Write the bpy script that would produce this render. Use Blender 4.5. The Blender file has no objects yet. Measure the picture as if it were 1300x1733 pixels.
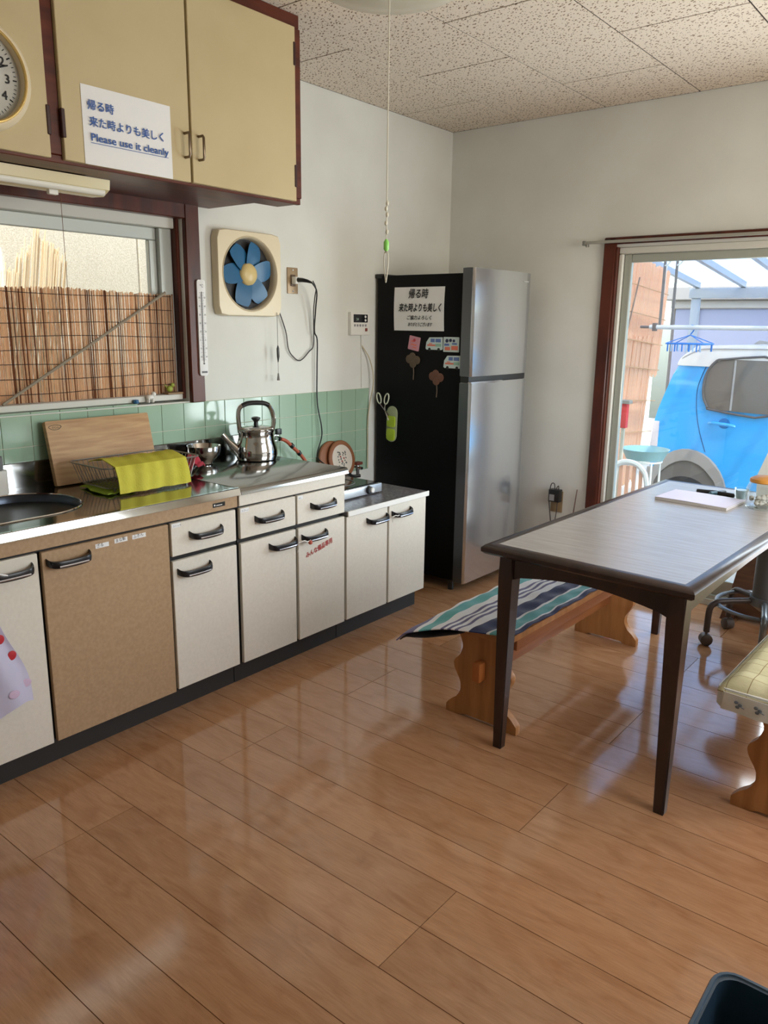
import bpy, bmesh, math, random
from mathutils import Vector, Matrix
rnd = random.Random(7)
C = bpy.context.scene.collection
R = math.radians

# ------------------------------------------------------------------ camera
YAW, PIT, ROL = R(38.808), R(13.457), R(.771)
fw = Vector((-math.sin(YAW)*math.cos(PIT), math.cos(YAW)*math.cos(PIT), -math.sin(PIT)))
r0 = Vector((math.cos(YAW), math.sin(YAW), 0)); u0 = r0.cross(fw)
rt = math.cos(ROL)*r0 + math.sin(ROL)*u0; up = -math.sin(ROL)*r0 + math.cos(ROL)*u0
cam = bpy.data.cameras.new('camera'); cam_o = bpy.data.objects.new('camera', cam); C.objects.link(cam_o)
cam.sensor_fit = 'VERTICAL'; cam.sensor_height = 36; cam.lens = 36*1328.0/1733; cam.clip_start = .02
cam_o.matrix_world = Matrix(((rt.x, up.x, -fw.x, 2.712), (rt.y, up.y, -fw.y, 0), (rt.z, up.z, -fw.z, 1.355), (0, 0, 0, 1)))
bpy.context.scene.camera = cam_o

# ------------------------------------------------------------------ world, sun, daylight, exposure
sc = bpy.context.scene
w = bpy.data.worlds.new('sky'); sc.world = w; w.use_nodes = True
nt = w.node_tree; bg = nt.nodes['Background']
sky = nt.nodes.new('ShaderNodeTexSky'); sky.sky_type = 'NISHITA'; sky.sun_disc = False
sky.sun_elevation = R(52); sky.sun_rotation = R(130); sky.dust_density = 2.0; sky.air_density = 1.0
nt.links.new(sky.outputs[0], bg.inputs[0]); bg.inputs[1].default_value = 0.72

def lamp(kind, name, loc, target, energy, color=(1, 1, 1), **kw):
    l = bpy.data.lights.new(name, kind); o = bpy.data.objects.new(name, l); C.objects.link(o)
    l.energy = energy; l.color = color; o.location = loc
    o.rotation_euler = (Vector(target)-Vector(loc)).to_track_quat('-Z', 'Y').to_euler()
    for k, v in kw.items(): setattr(l, k, v)
    return o
lamp('SUN', 'sun', (3, -3, 8), (3-.42, -3+.34, 8-.85), 5.2, (1, .94, .85), angle=R(.6))
# fill lamp at the added right-wall window; area lamp boosting the glass door's daylight
lamp('AREA', 'fill_right_wall', (3.72, 2.45, 1.45), (0, 2.5, 1.8), 30, (1, .97, .93), shape='RECTANGLE', size=1.6, size_y=1.0)
lamp('AREA', 'daylight_sliding_door', (2.22, 4.12, .95), (1.6, 0, 1.5), 40, (.97, .98, 1), shape='RECTANGLE', size=.8, size_y=1.6)
vs = sc.view_settings; vs.view_transform = 'Standard'; vs.look = 'None'; vs.gamma = 1; vs.use_curve_mapping = False
vs.exposure = 0.38

# ------------------------------------------------------------------ helpers
def lin(c):
    return tuple((v/255/12.92 if v/255 <= .04045 else ((v/255+.055)/1.055)**2.4) for v in c[:3])+(1,)

class MB:
    def __init__(s): s.bm = bmesh.new()
    def _bev(s, geom_faces, b, seg=2):
        es = list({e for f in geom_faces for e in f.edges})
        bmesh.ops.bevel(s.bm, geom=es, offset=b, segments=seg, profile=.6, affect='EDGES', clamp_overlap=True)
    def box(s, lo, hi, bev=0, seg=2, M=None):
        x0, y0, z0 = lo; x1, y1, z1 = hi
        v = [s.bm.verts.new(p) for p in ((x0,y0,z0),(x1,y0,z0),(x1,y1,z0),(x0,y1,z0),(x0,y0,z1),(x1,y0,z1),(x1,y1,z1),(x0,y1,z1))]
        if M is not None:
            for q in v: q.co = M @ q.co
        fs = [s.bm.faces.new([v[i] for i in f]) for f in ((3,2,1,0),(4,5,6,7),(0,1,5,4),(1,2,6,5),(2,3,7,6),(3,0,4,7))]
        if bev: s._bev(fs, bev, seg)
        return s
    def cyl(s, p0, p1, ra, rb=None, n=16, cap=True):
        rb = ra if rb is None else rb
        return s.tube([p0, p1], [ra, rb], n, cap=cap)
    def tube(s, pts, r, n=8, closed=False, cap=True, sx=1):
        P = [Vector(p) for p in pts]; k = len(P)
        rr = r if isinstance(r, (list, tuple)) else [r]*k
        rings = []; pu = None
        for i, p in enumerate(P):
            if closed: t = P[(i+1) % k]-P[i-1]
            else: t = P[min(i+1, k-1)]-P[max(i-1, 0)]
            t.normalize()
            if pu is None: a = t.orthogonal().normalized() if abs(t.z) > .99 or True and abs(t.z) > .9 else Vector((0,0,1)).cross(t).normalized()
            else: a = (pu-t*pu.dot(t)).normalized()
            pu = a; b = t.cross(a)
            rings.append([s.bm.verts.new(p+rr[i]*(math.cos(2*math.pi*j/n)*a*sx+math.sin(2*math.pi*j/n)*b)) for j in range(n)])
        for i in range(k if closed else k-1):
            A, B = rings[i], rings[(i+1) % k]
            for j in range(n): s.bm.faces.new((A[j], A[(j+1) % n], B[(j+1) % n], B[j]))
        if cap and not closed:
            if rr[0] > 1e-6: s.bm.faces.new(rings[0][::-1])
            if rr[-1] > 1e-6: s.bm.faces.new(rings[-1])
        return s
    def lathe(s, prof, c=(0,0,0), n=32, M=None, cap=True):
        rings = []
        for r, z in prof:
            rings.append([s.bm.verts.new((r*math.cos(2*math.pi*j/n), r*math.sin(2*math.pi*j/n), z)) for j in range(n)])
        vs_ = [v for q in rings for v in q]
        for i in range(len(rings)-1):
            A, B = rings[i], rings[i+1]
            for j in range(n): s.bm.faces.new((A[j], A[(j+1) % n], B[(j+1) % n], B[j]))
        if cap: s.bm.faces.new(rings[0][::-1]); s.bm.faces.new(rings[-1])
        T = Matrix.Translation(c) @ (M if M is not None else Matrix())
        for v in vs_: v.co = T @ v.co
        return s
    def prism(s, pts, ax, a0, a1, bev=0, M=None):
        # polygon in the two remaining axes, extruded along ax
        def mk(p, a):
            q = (a, p[0], p[1]) if ax == 'x' else (p[0], a, p[1]) if ax == 'y' else (p[0], p[1], a)
            return s.bm.verts.new(M @ Vector(q) if M is not None else q)
        A = [mk(p, a0) for p in pts]; B = [mk(p, a1) for p in pts]; n = len(pts)
        fs = [s.bm.faces.new(A[::-1]), s.bm.faces.new(B)]+[s.bm.faces.new((A[i], A[(i+1) % n], B[(i+1) % n], B[i])) for i in range(n)]
        if bev: bmesh.ops.bevel(s.bm, geom=list(fs[0].edges)+list(fs[1].edges), offset=bev, segments=2, profile=.6, affect='EDGES', clamp_overlap=True)
        return s
    def grid(s, fn, nu, nv, thick=0):
        V = [[s.bm.verts.new(fn(i/nu, j/nv)) for j in range(nv+1)] for i in range(nu+1)]
        fs = [s.bm.faces.new((V[i][j], V[i+1][j], V[i+1][j+1], V[i][j+1])) for i in range(nu) for j in range(nv)]
        if thick:
            s.bm.normal_update()
            bmesh.ops.solidify(s.bm, geom=fs, thickness=thick)
        return s
    def ball(s, c, r, sc_=(1,1,1), n=12, M=None):
        m = Matrix.Translation(c) @ (M if M is not None else Matrix()) @ Matrix.Diagonal((*[r*q for q in sc_], 1))
        bmesh.ops.create_uvsphere(s.bm, u_segments=n*2, v_segments=n, radius=1, matrix=m); return s
    def ring(s, c, R1, r, ax='z', n=32, m=8):
        P = []
        for i in range(n):
            a = 2*math.pi*i/n; q = (math.cos(a)*R1, math.sin(a)*R1)
            P.append(Vector(c)+Vector((q[0], q[1], 0) if ax == 'z' else (0, q[0], q[1]) if ax == 'x' else (q[0], 0, q[1])))
        return s.tube(P, r, m, closed=True)
    def build(s, name, m, parent=None, label=None, smooth=True, world=True, kind=None, M=None):
        bmesh.ops.recalc_face_normals(s.bm, faces=s.bm.faces[:])
        if M is not None: bmesh.ops.transform(s.bm, matrix=M, verts=s.bm.verts[:])
        o = None
        if parent is not None:
            rt_ = parent
            while rt_.parent: rt_ = rt_.parent
            if world: bmesh.ops.translate(s.bm, vec=-rt_.location, verts=s.bm.verts[:])
            off = Vector()
        else:
            xs = [v.co for v in s.bm.verts]
            lo = Vector([min(c[i] for c in xs) for i in range(3)]); hi = Vector([max(c[i] for c in xs) for i in range(3)])
            off = Vector(((lo.x+hi.x)/2, (lo.y+hi.y)/2, lo.z))
            bmesh.ops.translate(s.bm, vec=-off, verts=s.bm.verts[:])
        me = bpy.data.meshes.new(name); s.bm.to_mesh(me); s.bm.free()
        if smooth:
            me.polygons.foreach_set('use_smooth', [True]*len(me.polygons)); me.set_sharp_from_angle(angle=R(38))
        if m: me.materials.append(m)
        o = bpy.data.objects.new(name, me); C.objects.link(o); o.parent = parent; o.location = off
        if label: o['label'] = label
        if kind: o['kind'] = kind
        return o

def thing(name, label, cat, loc=(0,0,0), rz=0, group=None):
    o = bpy.data.objects.new(name, None); C.objects.link(o); o.empty_display_size = .05
    o.location = loc; o.rotation_euler = (0, 0, rz); o['label'] = label; o['category'] = cat
    if group: o['group'] = group
    return o
def tag(o, label, cat, group=None, kind=None):
    o['label'] = label; o['category'] = cat
    if group: o['group'] = group
    if kind: o['kind'] = kind
    return o
def copy_tree(o, parent=None):
    c = o.copy(); C.objects.link(c)
    if parent: c.parent = parent
    for ch in [k for k in C.objects if k.parent == o]: copy_tree(ch, c)
    return c
def rrect(x0, y0, x1, y1, r, n=5):
    P = []
    for cx, cy, a in ((x1-r, y0+r, -90), (x1-r, y1-r, 0), (x0+r, y1-r, 90), (x0+r, y0+r, 180)):
        for i in range(n+1):
            t = R(a+90*i/n); P.append((cx+r*math.cos(t), cy+r*math.sin(t)))
    return P
def spline(P, n=6):
    P = [Vector(p) for p in P]; o = []
    for i in range(len(P)-1):
        a, b, c, d = P[max(i-1, 0)], P[i], P[i+1], P[min(i+2, len(P)-1)]
        for k in range(n):
            t = k/n; o.append(.5*((2*b)+(-a+c)*t+(2*a-5*b+4*c-d)*t*t+(-a+3*b-3*c+d)*t**3))
    o.append(P[-1]); return o

# ------------------------------------------------------------------ materials
MATS = {}
def mat(name, col, rough=.5, metal=0, spec=.5, **k):
    """principled material; k: var=(colour2, scale, stretch xyz), bump=(strength, scale, stretch), trans, alpha, emit, coat"""
    if name in MATS: return MATS[name]
    m = bpy.data.materials.new(name); m.use_nodes = True; MATS[name] = m
    n = m.node_tree.nodes; L = m.node_tree.links; b = n['Principled BSDF']
    b.inputs['Base Color'].default_value = lin(col); b.inputs['Roughness'].default_value = rough
    b.inputs['Metallic'].default_value = metal; b.inputs['Specular IOR Level'].default_value = spec
    if 'coat' in k: b.inputs['Coat Weight'].default_value = k['coat']; b.inputs['Coat Roughness'].default_value = k.get('coat_rough', .1)
    if 'trans' in k: b.inputs['Transmission Weight'].default_value = k['trans']; b.inputs['IOR'].default_value = k.get('ior', 1.45)
    if 'emit' in k: b.inputs['Emission Color'].default_value = lin(col); b.inputs['Emission Strength'].default_value = k['emit']
    if 'sheen' in k: b.inputs['Sheen Weight'].default_value = k['sheen']
    def pos(stretch):
        g = n.new('ShaderNodeNewGeometry'); mp = n.new('ShaderNodeMapping'); mp.inputs['Scale'].default_value = stretch
        L.new(g.outputs['Position'], mp.inputs[0]); return mp.outputs[0]
    if 'var' in k:
        c2, s_, st = k['var']; t = n.new('ShaderNodeTexNoise'); t.inputs['Scale'].default_value = s_; t.inputs['Detail'].default_value = 5
        L.new(pos(st), t.inputs['Vector']); cr = n.new('ShaderNodeMapRange'); cr.inputs[1].default_value = .35; cr.inputs[2].default_value = .65
        L.new(t.outputs[0], cr.inputs[0]); mx = n.new('ShaderNodeMix'); mx.data_type = 'RGBA'
        mx.inputs[6].default_value = lin(col); mx.inputs[7].default_value = lin(c2)
        L.new(cr.outputs[0], mx.inputs[0]); L.new(mx.outputs[2], b.inputs['Base Color'])
    if 'bump' in k:
        st_, s_, sx = k['bump']; t = n.new('ShaderNodeTexNoise'); t.inputs['Scale'].default_value = s_; t.inputs['Detail'].default_value = 3
        L.new(pos(sx), t.inputs['Vector']); bp = n.new('ShaderNodeBump'); bp.inputs['Strength'].default_value = st_; bp.inputs['Distance'].default_value = k.get('bd', .002)
        L.new(t.outputs[0], bp.inputs['Height']); L.new(bp.outputs[0], b.inputs['Normal'])
    return m

I3 = (1, 1, 1)
WALL = mat('wall_plaster', (224, 225, 218), .75, spec=.2, var=((217, 217, 209), 3, I3), bump=(.15, 60, I3))
def translucent(name, col, f, rough=.6, alpha=0, var=None):
    m = mat(name, col, rough, spec=.1, **({'var': var} if var else {})); n = m.node_tree.nodes; L = m.node_tree.links; b = n['Principled BSDF']; out = n['Material Output']
    t = n.new('ShaderNodeBsdfTranslucent'); t.inputs[0].default_value = lin(col); mx = n.new('ShaderNodeMixShader'); mx.inputs[0].default_value = f
    if var: L.new(b.inputs['Base Color'].links[0].from_socket, t.inputs[0])
    L.new(b.outputs[0], mx.inputs[1]); L.new(t.outputs[0], mx.inputs[2]); last = mx
    if alpha:
        tr = n.new('ShaderNodeBsdfTransparent'); m2 = n.new('ShaderNodeMixShader'); m2.inputs[0].default_value = alpha
        L.new(mx.outputs[0], m2.inputs[1]); L.new(tr.outputs[0], m2.inputs[2]); last = m2
    L.new(last.outputs[0], out.inputs[0]); return m
def pane(name, tint=(245, 250, 250), refl=1.0):
    m = bpy.data.materials.new(name); m.use_nodes = True; n = m.node_tree.nodes; L = m.node_tree.links
    n.remove(n['Principled BSDF']); tr = n.new('ShaderNodeBsdfTransparent'); tr.inputs[0].default_value = lin(tint)
    gl = n.new('ShaderNodeBsdfGlossy'); gl.inputs['Roughness'].default_value = .02; lw = n.new('ShaderNodeLayerWeight'); lw.inputs[0].default_value = .5; pw = n.new('ShaderNodeMath'); pw.operation = 'POWER'; pw.inputs[1].default_value = 3.5; L.new(lw.outputs['Facing'], pw.inputs[0]); fr = n.new('ShaderNodeMath'); fr.operation = 'MULTIPLY_ADD'; fr.inputs[1].default_value = .5*refl; fr.inputs[2].default_value = .035; L.new(pw.outputs[0], fr.inputs[0])
    mx = n.new('ShaderNodeMixShader'); L.new(fr.outputs[0], mx.inputs[0]); L.new(tr.outputs[0], mx.inputs[1]); L.new(gl.outputs[0], mx.inputs[2])
    L.new(mx.outputs[0], n['Material Output'].inputs[0]); return m
GLASS = pane('window_glass')
JARGLASS = pane('jar_glass', (248, 250, 250), 1.1)

def floor_mat():
    m = mat('floor_wood', (186, 132, 88), .1, spec=.7); n = m.node_tree.nodes; L = m.node_tree.links; b = n['Principled BSDF']
    g = n.new('ShaderNodeNewGeometry'); oi = n.new('ShaderNodeObjectInfo'); sh = n.new('ShaderNodeVectorMath'); sh.operation = 'MULTIPLY_ADD'
    cb = n.new('ShaderNodeCombineXYZ')
    for i in range(3): L.new(oi.outputs['Random'], cb.inputs[i])
    L.new(cb.outputs[0], sh.inputs[0]); sh.inputs[1].default_value = (13, 7, 5); L.new(g.outputs['Position'], sh.inputs[2])
    mp = n.new('ShaderNodeMapping'); mp.inputs['Scale'].default_value = (2.6, 8, 1); L.new(sh.outputs[0], mp.inputs[0])
    t = n.new('ShaderNodeTexNoise'); t.inputs['Scale'].default_value = 2.2; t.inputs['Detail'].default_value = 6; t.inputs['Distortion'].default_value = 1.3; L.new(mp.outputs[0], t.inputs['Vector'])
    rp = n.new('ShaderNodeValToRGB'); L.new(t.outputs[0], rp.inputs[0]); e = rp.color_ramp.elements
    e[0].position = .3; e[0].color = lin((170, 122, 86)); e[1].position = .70; e[1].color = lin((190, 144, 106))
    k = e.new(.46); k.color = lin((181, 134, 96))
    mp2 = n.new('ShaderNodeMapping'); mp2.inputs['Scale'].default_value = (6, 85, 1); L.new(sh.outputs[0], mp2.inputs[0])
    t2 = n.new('ShaderNodeTexNoise'); t2.inputs['Scale'].default_value = 3; t2.inputs['Detail'].default_value = 4; t2.inputs['Distortion'].default_value = .6; L.new(mp2.outputs[0], t2.inputs['Vector'])
    mr = n.new('ShaderNodeMapRange'); mr.inputs[1].default_value = .3; mr.inputs[2].default_value = .7; mr.inputs[3].default_value = .87; mr.inputs[4].default_value = 1.04; L.new(t2.outputs[0], mr.inputs[0])
    rr = n.new('ShaderNodeMapRange'); rr.inputs[3].default_value = .92; rr.inputs[4].default_value = 1.06; L.new(oi.outputs['Random'], rr.inputs[0])
    mu = n.new('ShaderNodeMath'); mu.operation = 'MULTIPLY'; L.new(mr.outputs[0], mu.inputs[0]); L.new(rr.outputs[0], mu.inputs[1])
    vm = n.new('ShaderNodeVectorMath'); vm.operation = 'SCALE'; L.new(rp.outputs[0], vm.inputs[0]); L.new(mu.outputs[0], vm.inputs[3]); L.new(vm.outputs[0], b.inputs['Base Color'])
    n3 = n.new('ShaderNodeTexNoise'); n3.inputs['Scale'].default_value = 5; L.new(g.outputs['Position'], n3.inputs['Vector'])
    bp = n.new('ShaderNodeBump'); bp.inputs['Strength'].default_value = .12; bp.inputs['Distance'].default_value = .004; L.new(n3.outputs[0], bp.inputs['Height']); L.new(bp.outputs[0], b.inputs['Normal'])
    return m
FLOOR = floor_mat()
def ceil_mat():
    m = mat('ceiling_board', (226, 213, 196), .9, spec=.1); n = m.node_tree.nodes; L = m.node_tree.links; b = n['Principled BSDF']
    g = n.new('ShaderNodeNewGeometry'); last = None; outs = []
    for ang, s1, s2, th in ((35, 34, 78, .27), (75, 46, 90, .20)):
        mp = n.new('ShaderNodeMapping'); mp.inputs['Rotation'].default_value = (0, 0, R(ang)); L.new(g.outputs['Position'], mp.inputs[0])
        mp2 = n.new('ShaderNodeMapping'); mp2.inputs['Scale'].default_value = (s1, s2, 1); L.new(mp.outputs[0], mp2.inputs[0])
        v = n.new('ShaderNodeTexVoronoi'); v.voronoi_dimensions = '2D'; v.inputs['Scale'].default_value = 1; L.new(mp2.outputs[0], v.inputs['Vector'])
        sp = n.new('ShaderNodeSeparateColor'); L.new(v.outputs['Color'], sp.inputs[0])
        ml = n.new('ShaderNodeMath'); ml.operation = 'MULTIPLY'; L.new(sp.outputs[0], ml.inputs[0]); ml.inputs[1].default_value = th
        lt = n.new('ShaderNodeMath'); lt.operation = 'LESS_THAN'; L.new(v.outputs['Distance'], lt.inputs[0]); L.new(ml.outputs[0], lt.inputs[1]); outs.append(lt)
    ad = n.new('ShaderNodeMath'); ad.operation = 'MAXIMUM'; L.new(outs[0].outputs[0], ad.inputs[0]); L.new(outs[1].outputs[0], ad.inputs[1])
    mx = n.new('ShaderNodeMix'); mx.data_type = 'RGBA'; mx.inputs[6].default_value = lin((226, 213, 196)); mx.inputs[7].default_value = lin((138, 116, 96))
    L.new(ad.outputs[0], mx.inputs[0]); L.new(mx.outputs[2], b.inputs['Base Color'])
    return m
CEIL = ceil_mat()
TILE = mat('green_tile', (158, 186, 162), .1, spec=.6, var=((151, 178, 155), 2, I3), bump=(.05, 8, I3))
GROUT = mat('grout', (206, 204, 186), .8)
TRIM = mat('red_brown_wood', (92, 40, 24), .35, var=((64, 26, 17), 6, (3, 3, .6)), spec=.4)
ALU = mat('aluminium_frame', (186, 190, 184), .4, .25)
CREAM = mat('cream_door', (200, 183, 142), .45, var=((195, 177, 135), 5, I3), spec=.35)
WOODD = mat('cabinet_wood', (98, 44, 26), .4, var=((72, 30, 18), 5, (6, .8, 6)), spec=.4)
LINEN = mat('white_linen_laminate', (226, 219, 203), .42, var=((221, 213, 197), 260, (1, .4, .4)), spec=.4)
LINENB = mat('beige_linen_laminate', (180, 150, 116), .42, var=((169, 139, 105), 260, (1, .4, .4)), spec=.4)
BLACK = mat('black_trim', (22, 20, 19), .4)
KICK = mat('kick_board', (44, 41, 38), .6)
STEEL = mat('stainless_steel', (158, 158, 156), .13, 1, bump=(.05, 40, (1, .1, 1)))
STEELD = mat('sink_steel', (150, 152, 154), .32, 1)
POLISH = mat('polished_steel', (205, 203, 200), .07, 1)
CHROME = mat('chrome', (215, 215, 215), .12, 1)
SPECK = mat('grey_speckle', (146, 142, 142), .35, var=((76, 72, 76), 95, I3))
WHITE = mat('white_plastic', (232, 230, 222), .4)
CREAMP = mat('cream_plastic', (226, 211, 178), .32)
PAPER = mat('paper', (236, 236, 234), .7)
INKB = mat('blue_ink', (46, 88, 158), .6)
INK = mat('black_ink', (24, 24, 26), .6)
INKR = mat('red_ink', (170, 50, 48), .6)
FRIDGEB = mat('fridge_black', (8, 8, 9), .5, spec=.15)
FRIDGES = mat('fridge_silver', (214, 216, 218), .16, .85, bump=(.03, 9, (1, 1, .2)))
FRIDGED = mat('fridge_grey_edge', (96, 98, 100), .3, .6)
RUBBER = mat('black_plastic', (26, 26, 27), .35)

FNT = None
def text(s, size, m, origin, right, upv, parent=None, name='lettering', bold=0, align='LEFT', world=True, sxx=1, shear=0, kind=None):
    cu = bpy.data.curves.new('t', 'FONT'); cu.body = s; cu.size = size; cu.align_x = align; cu.extrude = 0; cu.resolution_u = 2; cu.shear = shear
    to = bpy.data.objects.new('t', cu); C.objects.link(to)
    me = bpy.data.meshes.new_from_object(to.evaluated_get(bpy.context.evaluated_depsgraph_get())); bpy.data.objects.remove(to)
    rv, uv = Vector(right).normalized()*sxx, Vector(upv).normalized(); nv = Vector(right).normalized().cross(uv)
    M = Matrix((( rv.x, uv.x, nv.x, origin[0]), (rv.y, uv.y, nv.y, origin[1]), (rv.z, uv.z, nv.z, origin[2]), (0, 0, 0, 1)))
    if bold:
        b0 = bmesh.new(); b0.from_mesh(me); b1 = bmesh.new()
        for kk, (ox, oy) in enumerate(((-bold, -bold), (bold, -bold), (bold, bold), (-bold, bold))):
            m2 = me.copy(); m2.transform(Matrix.Translation((ox, oy, kk*8e-5))); b1.from_mesh(m2); bpy.data.meshes.remove(m2)
        b1.to_mesh(me); b0.free(); b1.free()
    me.transform(M)
    if parent is not None and world:
        q = parent
        while q.parent: q = q.parent
        me.transform(Matrix.Translation(-q.location))
    me.name = name; me.materials.clear(); me.materials.append(m)
    o = bpy.data.objects.new(name, me); C.objects.link(o); o.parent = parent
    return o
XR, ZU = (0, 1, 0), (0, 0, 1)          # lettering on surfaces facing +x

# ================================================================== ROOM SHELL
H, L = 2.404, 3.945
X1, Y0 = 3.66, -1.5
def struct(name, b, m, parent=None):
    o = b.build(name, m, parent, smooth=False); o['kind'] = 'structure'; return o
# floor: sub-floor with single boards on it
fl = struct('floor', MB().box((-.12, Y0-.12, -.12), (X1+.12, L+.12, -.012)), mat('floor_gap', (70, 44, 28), .8))
boards = {}
PW = .15225
y = 1.11-PW*18; row = 0
while y < L-.01:
    k = round((y-1.11)/PW); ph = (k//2) % 2
    xs = [0, 1.82, X1] if ph == 0 else [0, .915, 2.735, X1]
    y1 = min(y+PW, L)
    for a, b_ in zip(xs[:-1], xs[1:]):
        key = (round(b_-a, 3), round(y1-y, 3))
        if key not in boards:
            q = MB(); g = .0010
            lx, ly = b_-a, y1-y
            q.box((g, g, -.012), (lx-g, ly-g, 0))
            bmq = q.bm; me = bpy.data.meshes.new('floor_board'); bmq.to_mesh(me); bmq.free(); me.materials.append(FLOOR); boards[key] = me
        o = bpy.data.objects.new('floor_board', boards[key]); C.objects.link(o); o.parent = fl
        o.location = Vector((a, y, 0))-fl.location
    y += PW
# ceiling: boards hung under a slab
ce = struct('ceiling', MB().box((-.12, Y0-.12, H+.0032), (X1+.12, L+.12, H+.14)), mat('ceiling_gap', (50, 40, 34), .9))
xs = [0, .445]+[.445+.455*i for i in range(1, 7)]+[X1]; cb = {}
for i in range(len(xs)-1):
    ph = 0 if i % 2 == 0 else 1
    ys = [Y0]+[v for v in [2.107+.455*(2*k+(1 if ph == 0 else 0)) for k in range(-5, 3)] if Y0 < v < L-.02]+[L]
    for a, b_ in zip(ys[:-1], ys[1:]):
        key = (round(xs[i+1]-xs[i], 3), round(b_-a, 3))
        if key not in cb:
            q = MB(); q.box((.0036, .0036, 0), (key[0]-.0036, key[1]-.0036, .003))
            me = bpy.data.meshes.new('ceiling_tile'); q.bm.to_mesh(me); q.bm.free(); me.materials.append(CEIL); cb[key] = me
        o = bpy.data.objects.new('ceiling_tile', cb[key]); C.objects.link(o); o.parent = ce; o.location = Vector((xs[i], a, H))-ce.location
# walls with their openings
WY0, WY1, WZ0, WZ1 = .35, 2.06, 1.03, 1.765      # kitchen window
def wall_open(name, ax, a0, a1, b0, b1, o0, o1, z0, z1):
    q = MB()
    def bx(p0, p1, q0, q1):
        if q1-q0 < 1e-4 or p1-p0 < 1e-4: return
        if ax == 'x': q.box((a0, p0, q0), (a1, p1, q1))
        else: q.box((p0, a0, q0), (p1, a1, q1))
    bx(b0, o0, 0, H); bx(o1, b1, 0, H); bx(o0, o1, 0, z0); bx(o0, o1, z1, H)
    return struct(name, q, WALL)
wl = wall_open('wall_left', 'x', -.12, 0, Y0-.12, L, WY0, WY1, WZ0, WZ1)
DX0, DX1, DZ0, DZ1 = 1.02, 2.72, .03, 1.745
wf = wall_open('wall_far', 'y', L, L+.12, -.12, X1, DX0, DX1, DZ0, DZ1)
wall_open('wall_right', 'x', X1, X1+.12, Y0, L+.12, 1.65, 3.25, .95, 1.95)  # opening added out of view, for the fill light
struct('wall_back', MB().box((0, Y0-.12, 0), (X1+.12, Y0, H)), WALL)
# green wall tiles
struct('grout', MB().box((.0, .6, .60), (.0035, 3.222, 1.026)), GROUT, wl)
tp = .109; tm = MB().box((0, .0012, .0012), (.007, tp-.0012, tp-.0012), bev=.0016, seg=2)
me = bpy.data.meshes.new('wall_tile'); tm.bm.to_mesh(me); tm.bm.free(); me.materials.append(TILE)
for i in range(-14, 10):
    for j in range(1, 5):
        o = bpy.data.objects.new('wall_tile', me); C.objects.link(o); o.parent = wl; o.location = Vector((.0, 2.133+tp*i, 1.026-tp*j))-wl.location
sm = MB().box((0, .0012, 0), (.115, tp-.0012, .007), bev=.0016, seg=2)
me = bpy.data.meshes.new('sill_tile'); sm.bm.to_mesh(me); sm.bm.free(); me.materials.append(TILE)
for i in range(-14, -3):
    o = bpy.data.objects.new('sill_tile', me); C.objects.link(o); o.parent = wl; o.location = Vector((-.108, 2.133+tp*i, 1.03))-wl.location

# ---------------- kitchen window (window_1)
w1 = bpy.data.objects.new('window_1', None); C.objects.link(w1); w1['kind'] = 'structure'; w1.location = (0, 1.2, 1.03)
def bar(lo, hi, name, m, par, bev=.003): return MB().box(lo, hi, bev=bev, seg=1).build(name, m, par)
bar((-.02, 2.062, 1.026), (.022, 2.13, 1.81), 'casing', TRIM, w1); bar((-.12, 2.045, 1.04), (-.02, 2.062, 1.765), 'casing', TRIM, w1)
bar((-.02, .28, 1.752), (.022, 2.062, 1.81), 'casing', TRIM, w1); bar((-.02, .28, 1.026), (.022, .345, 1.752), 'casing', TRIM, w1)
bar((-.115, .35, 1.715), (-.03, 2.045, 1.76), 'window_frame', mat('white_alu', (208, 206, 196), .5), w1)
bar((-.115, 1.985, 1.06), (-.05, 2.045, 1.715), 'window_frame', ALU, w1); bar((-.115, .35, 1.038), (-.02, 2.045, 1.062), 'window_frame', mat('white_alu', (208, 206, 196), .5), w1)
sash = bar((-.095, .38, 1.668), (-.07, 1.985, 1.715), 'sash', ALU, w1); bar((-.095, 1.95, 1.095), (-.07, 1.985, 1.668), 'stile', ALU, sash)
bar((-.095, .38, 1.062), (-.07, 1.985, 1.095), 'rail', ALU, sash); bar((-.095, 1.16, 1.095), (-.07, 1.205, 1.668), 'stile', ALU, sash)
MB().box((-.085, 1.205, 1.095), (-.081, 1.95, 1.668)).build('pane', GLASS, w1, smooth=False)
MB().box((-.085, .38, 1.095), (-.081, 1.16, 1.668)).build('pane', GLASS, w1, smooth=False)

# ---------------- sliding glass door (door_1)
d1 = bpy.data.objects.new('door_1', None); C.objects.link(d1); d1['kind'] = 'structure'; d1.location = (1.87, L, 0)
bar((.955, L-.022, 0), (1.018, L+.0, 1.79), 'casing', TRIM, d1, .005); bar((1.018, L-.016, .03), (1.026, L+.1, 1.745), 'casing', TRIM, d1, .001)
bar((.955, L-.022, 1.758), (2.785, L, 1.792), 'casing', TRIM, d1, .005); bar((2.722, L-.022, 0), (2.785, L, 1.758), 'casing', TRIM, d1, .005)
WALU = mat('pale_alu', (214, 212, 202), .45)
bar((1.026, L+.01, 1.712), (2.72, L+.11, 1.745), 'door_frame', WALU, d1); bar((1.026, L+.01, .03), (1.046, L+.11, 1.712), 'door_frame', WALU, d1)
bar((1.046, L+.01, .03), (2.72, L+.11, .052), 'door_frame', ALU, d1); bar((2.70, L+.01, .052), (2.72, L+.11, 1.712), 'door_frame', WALU, d1)
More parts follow.
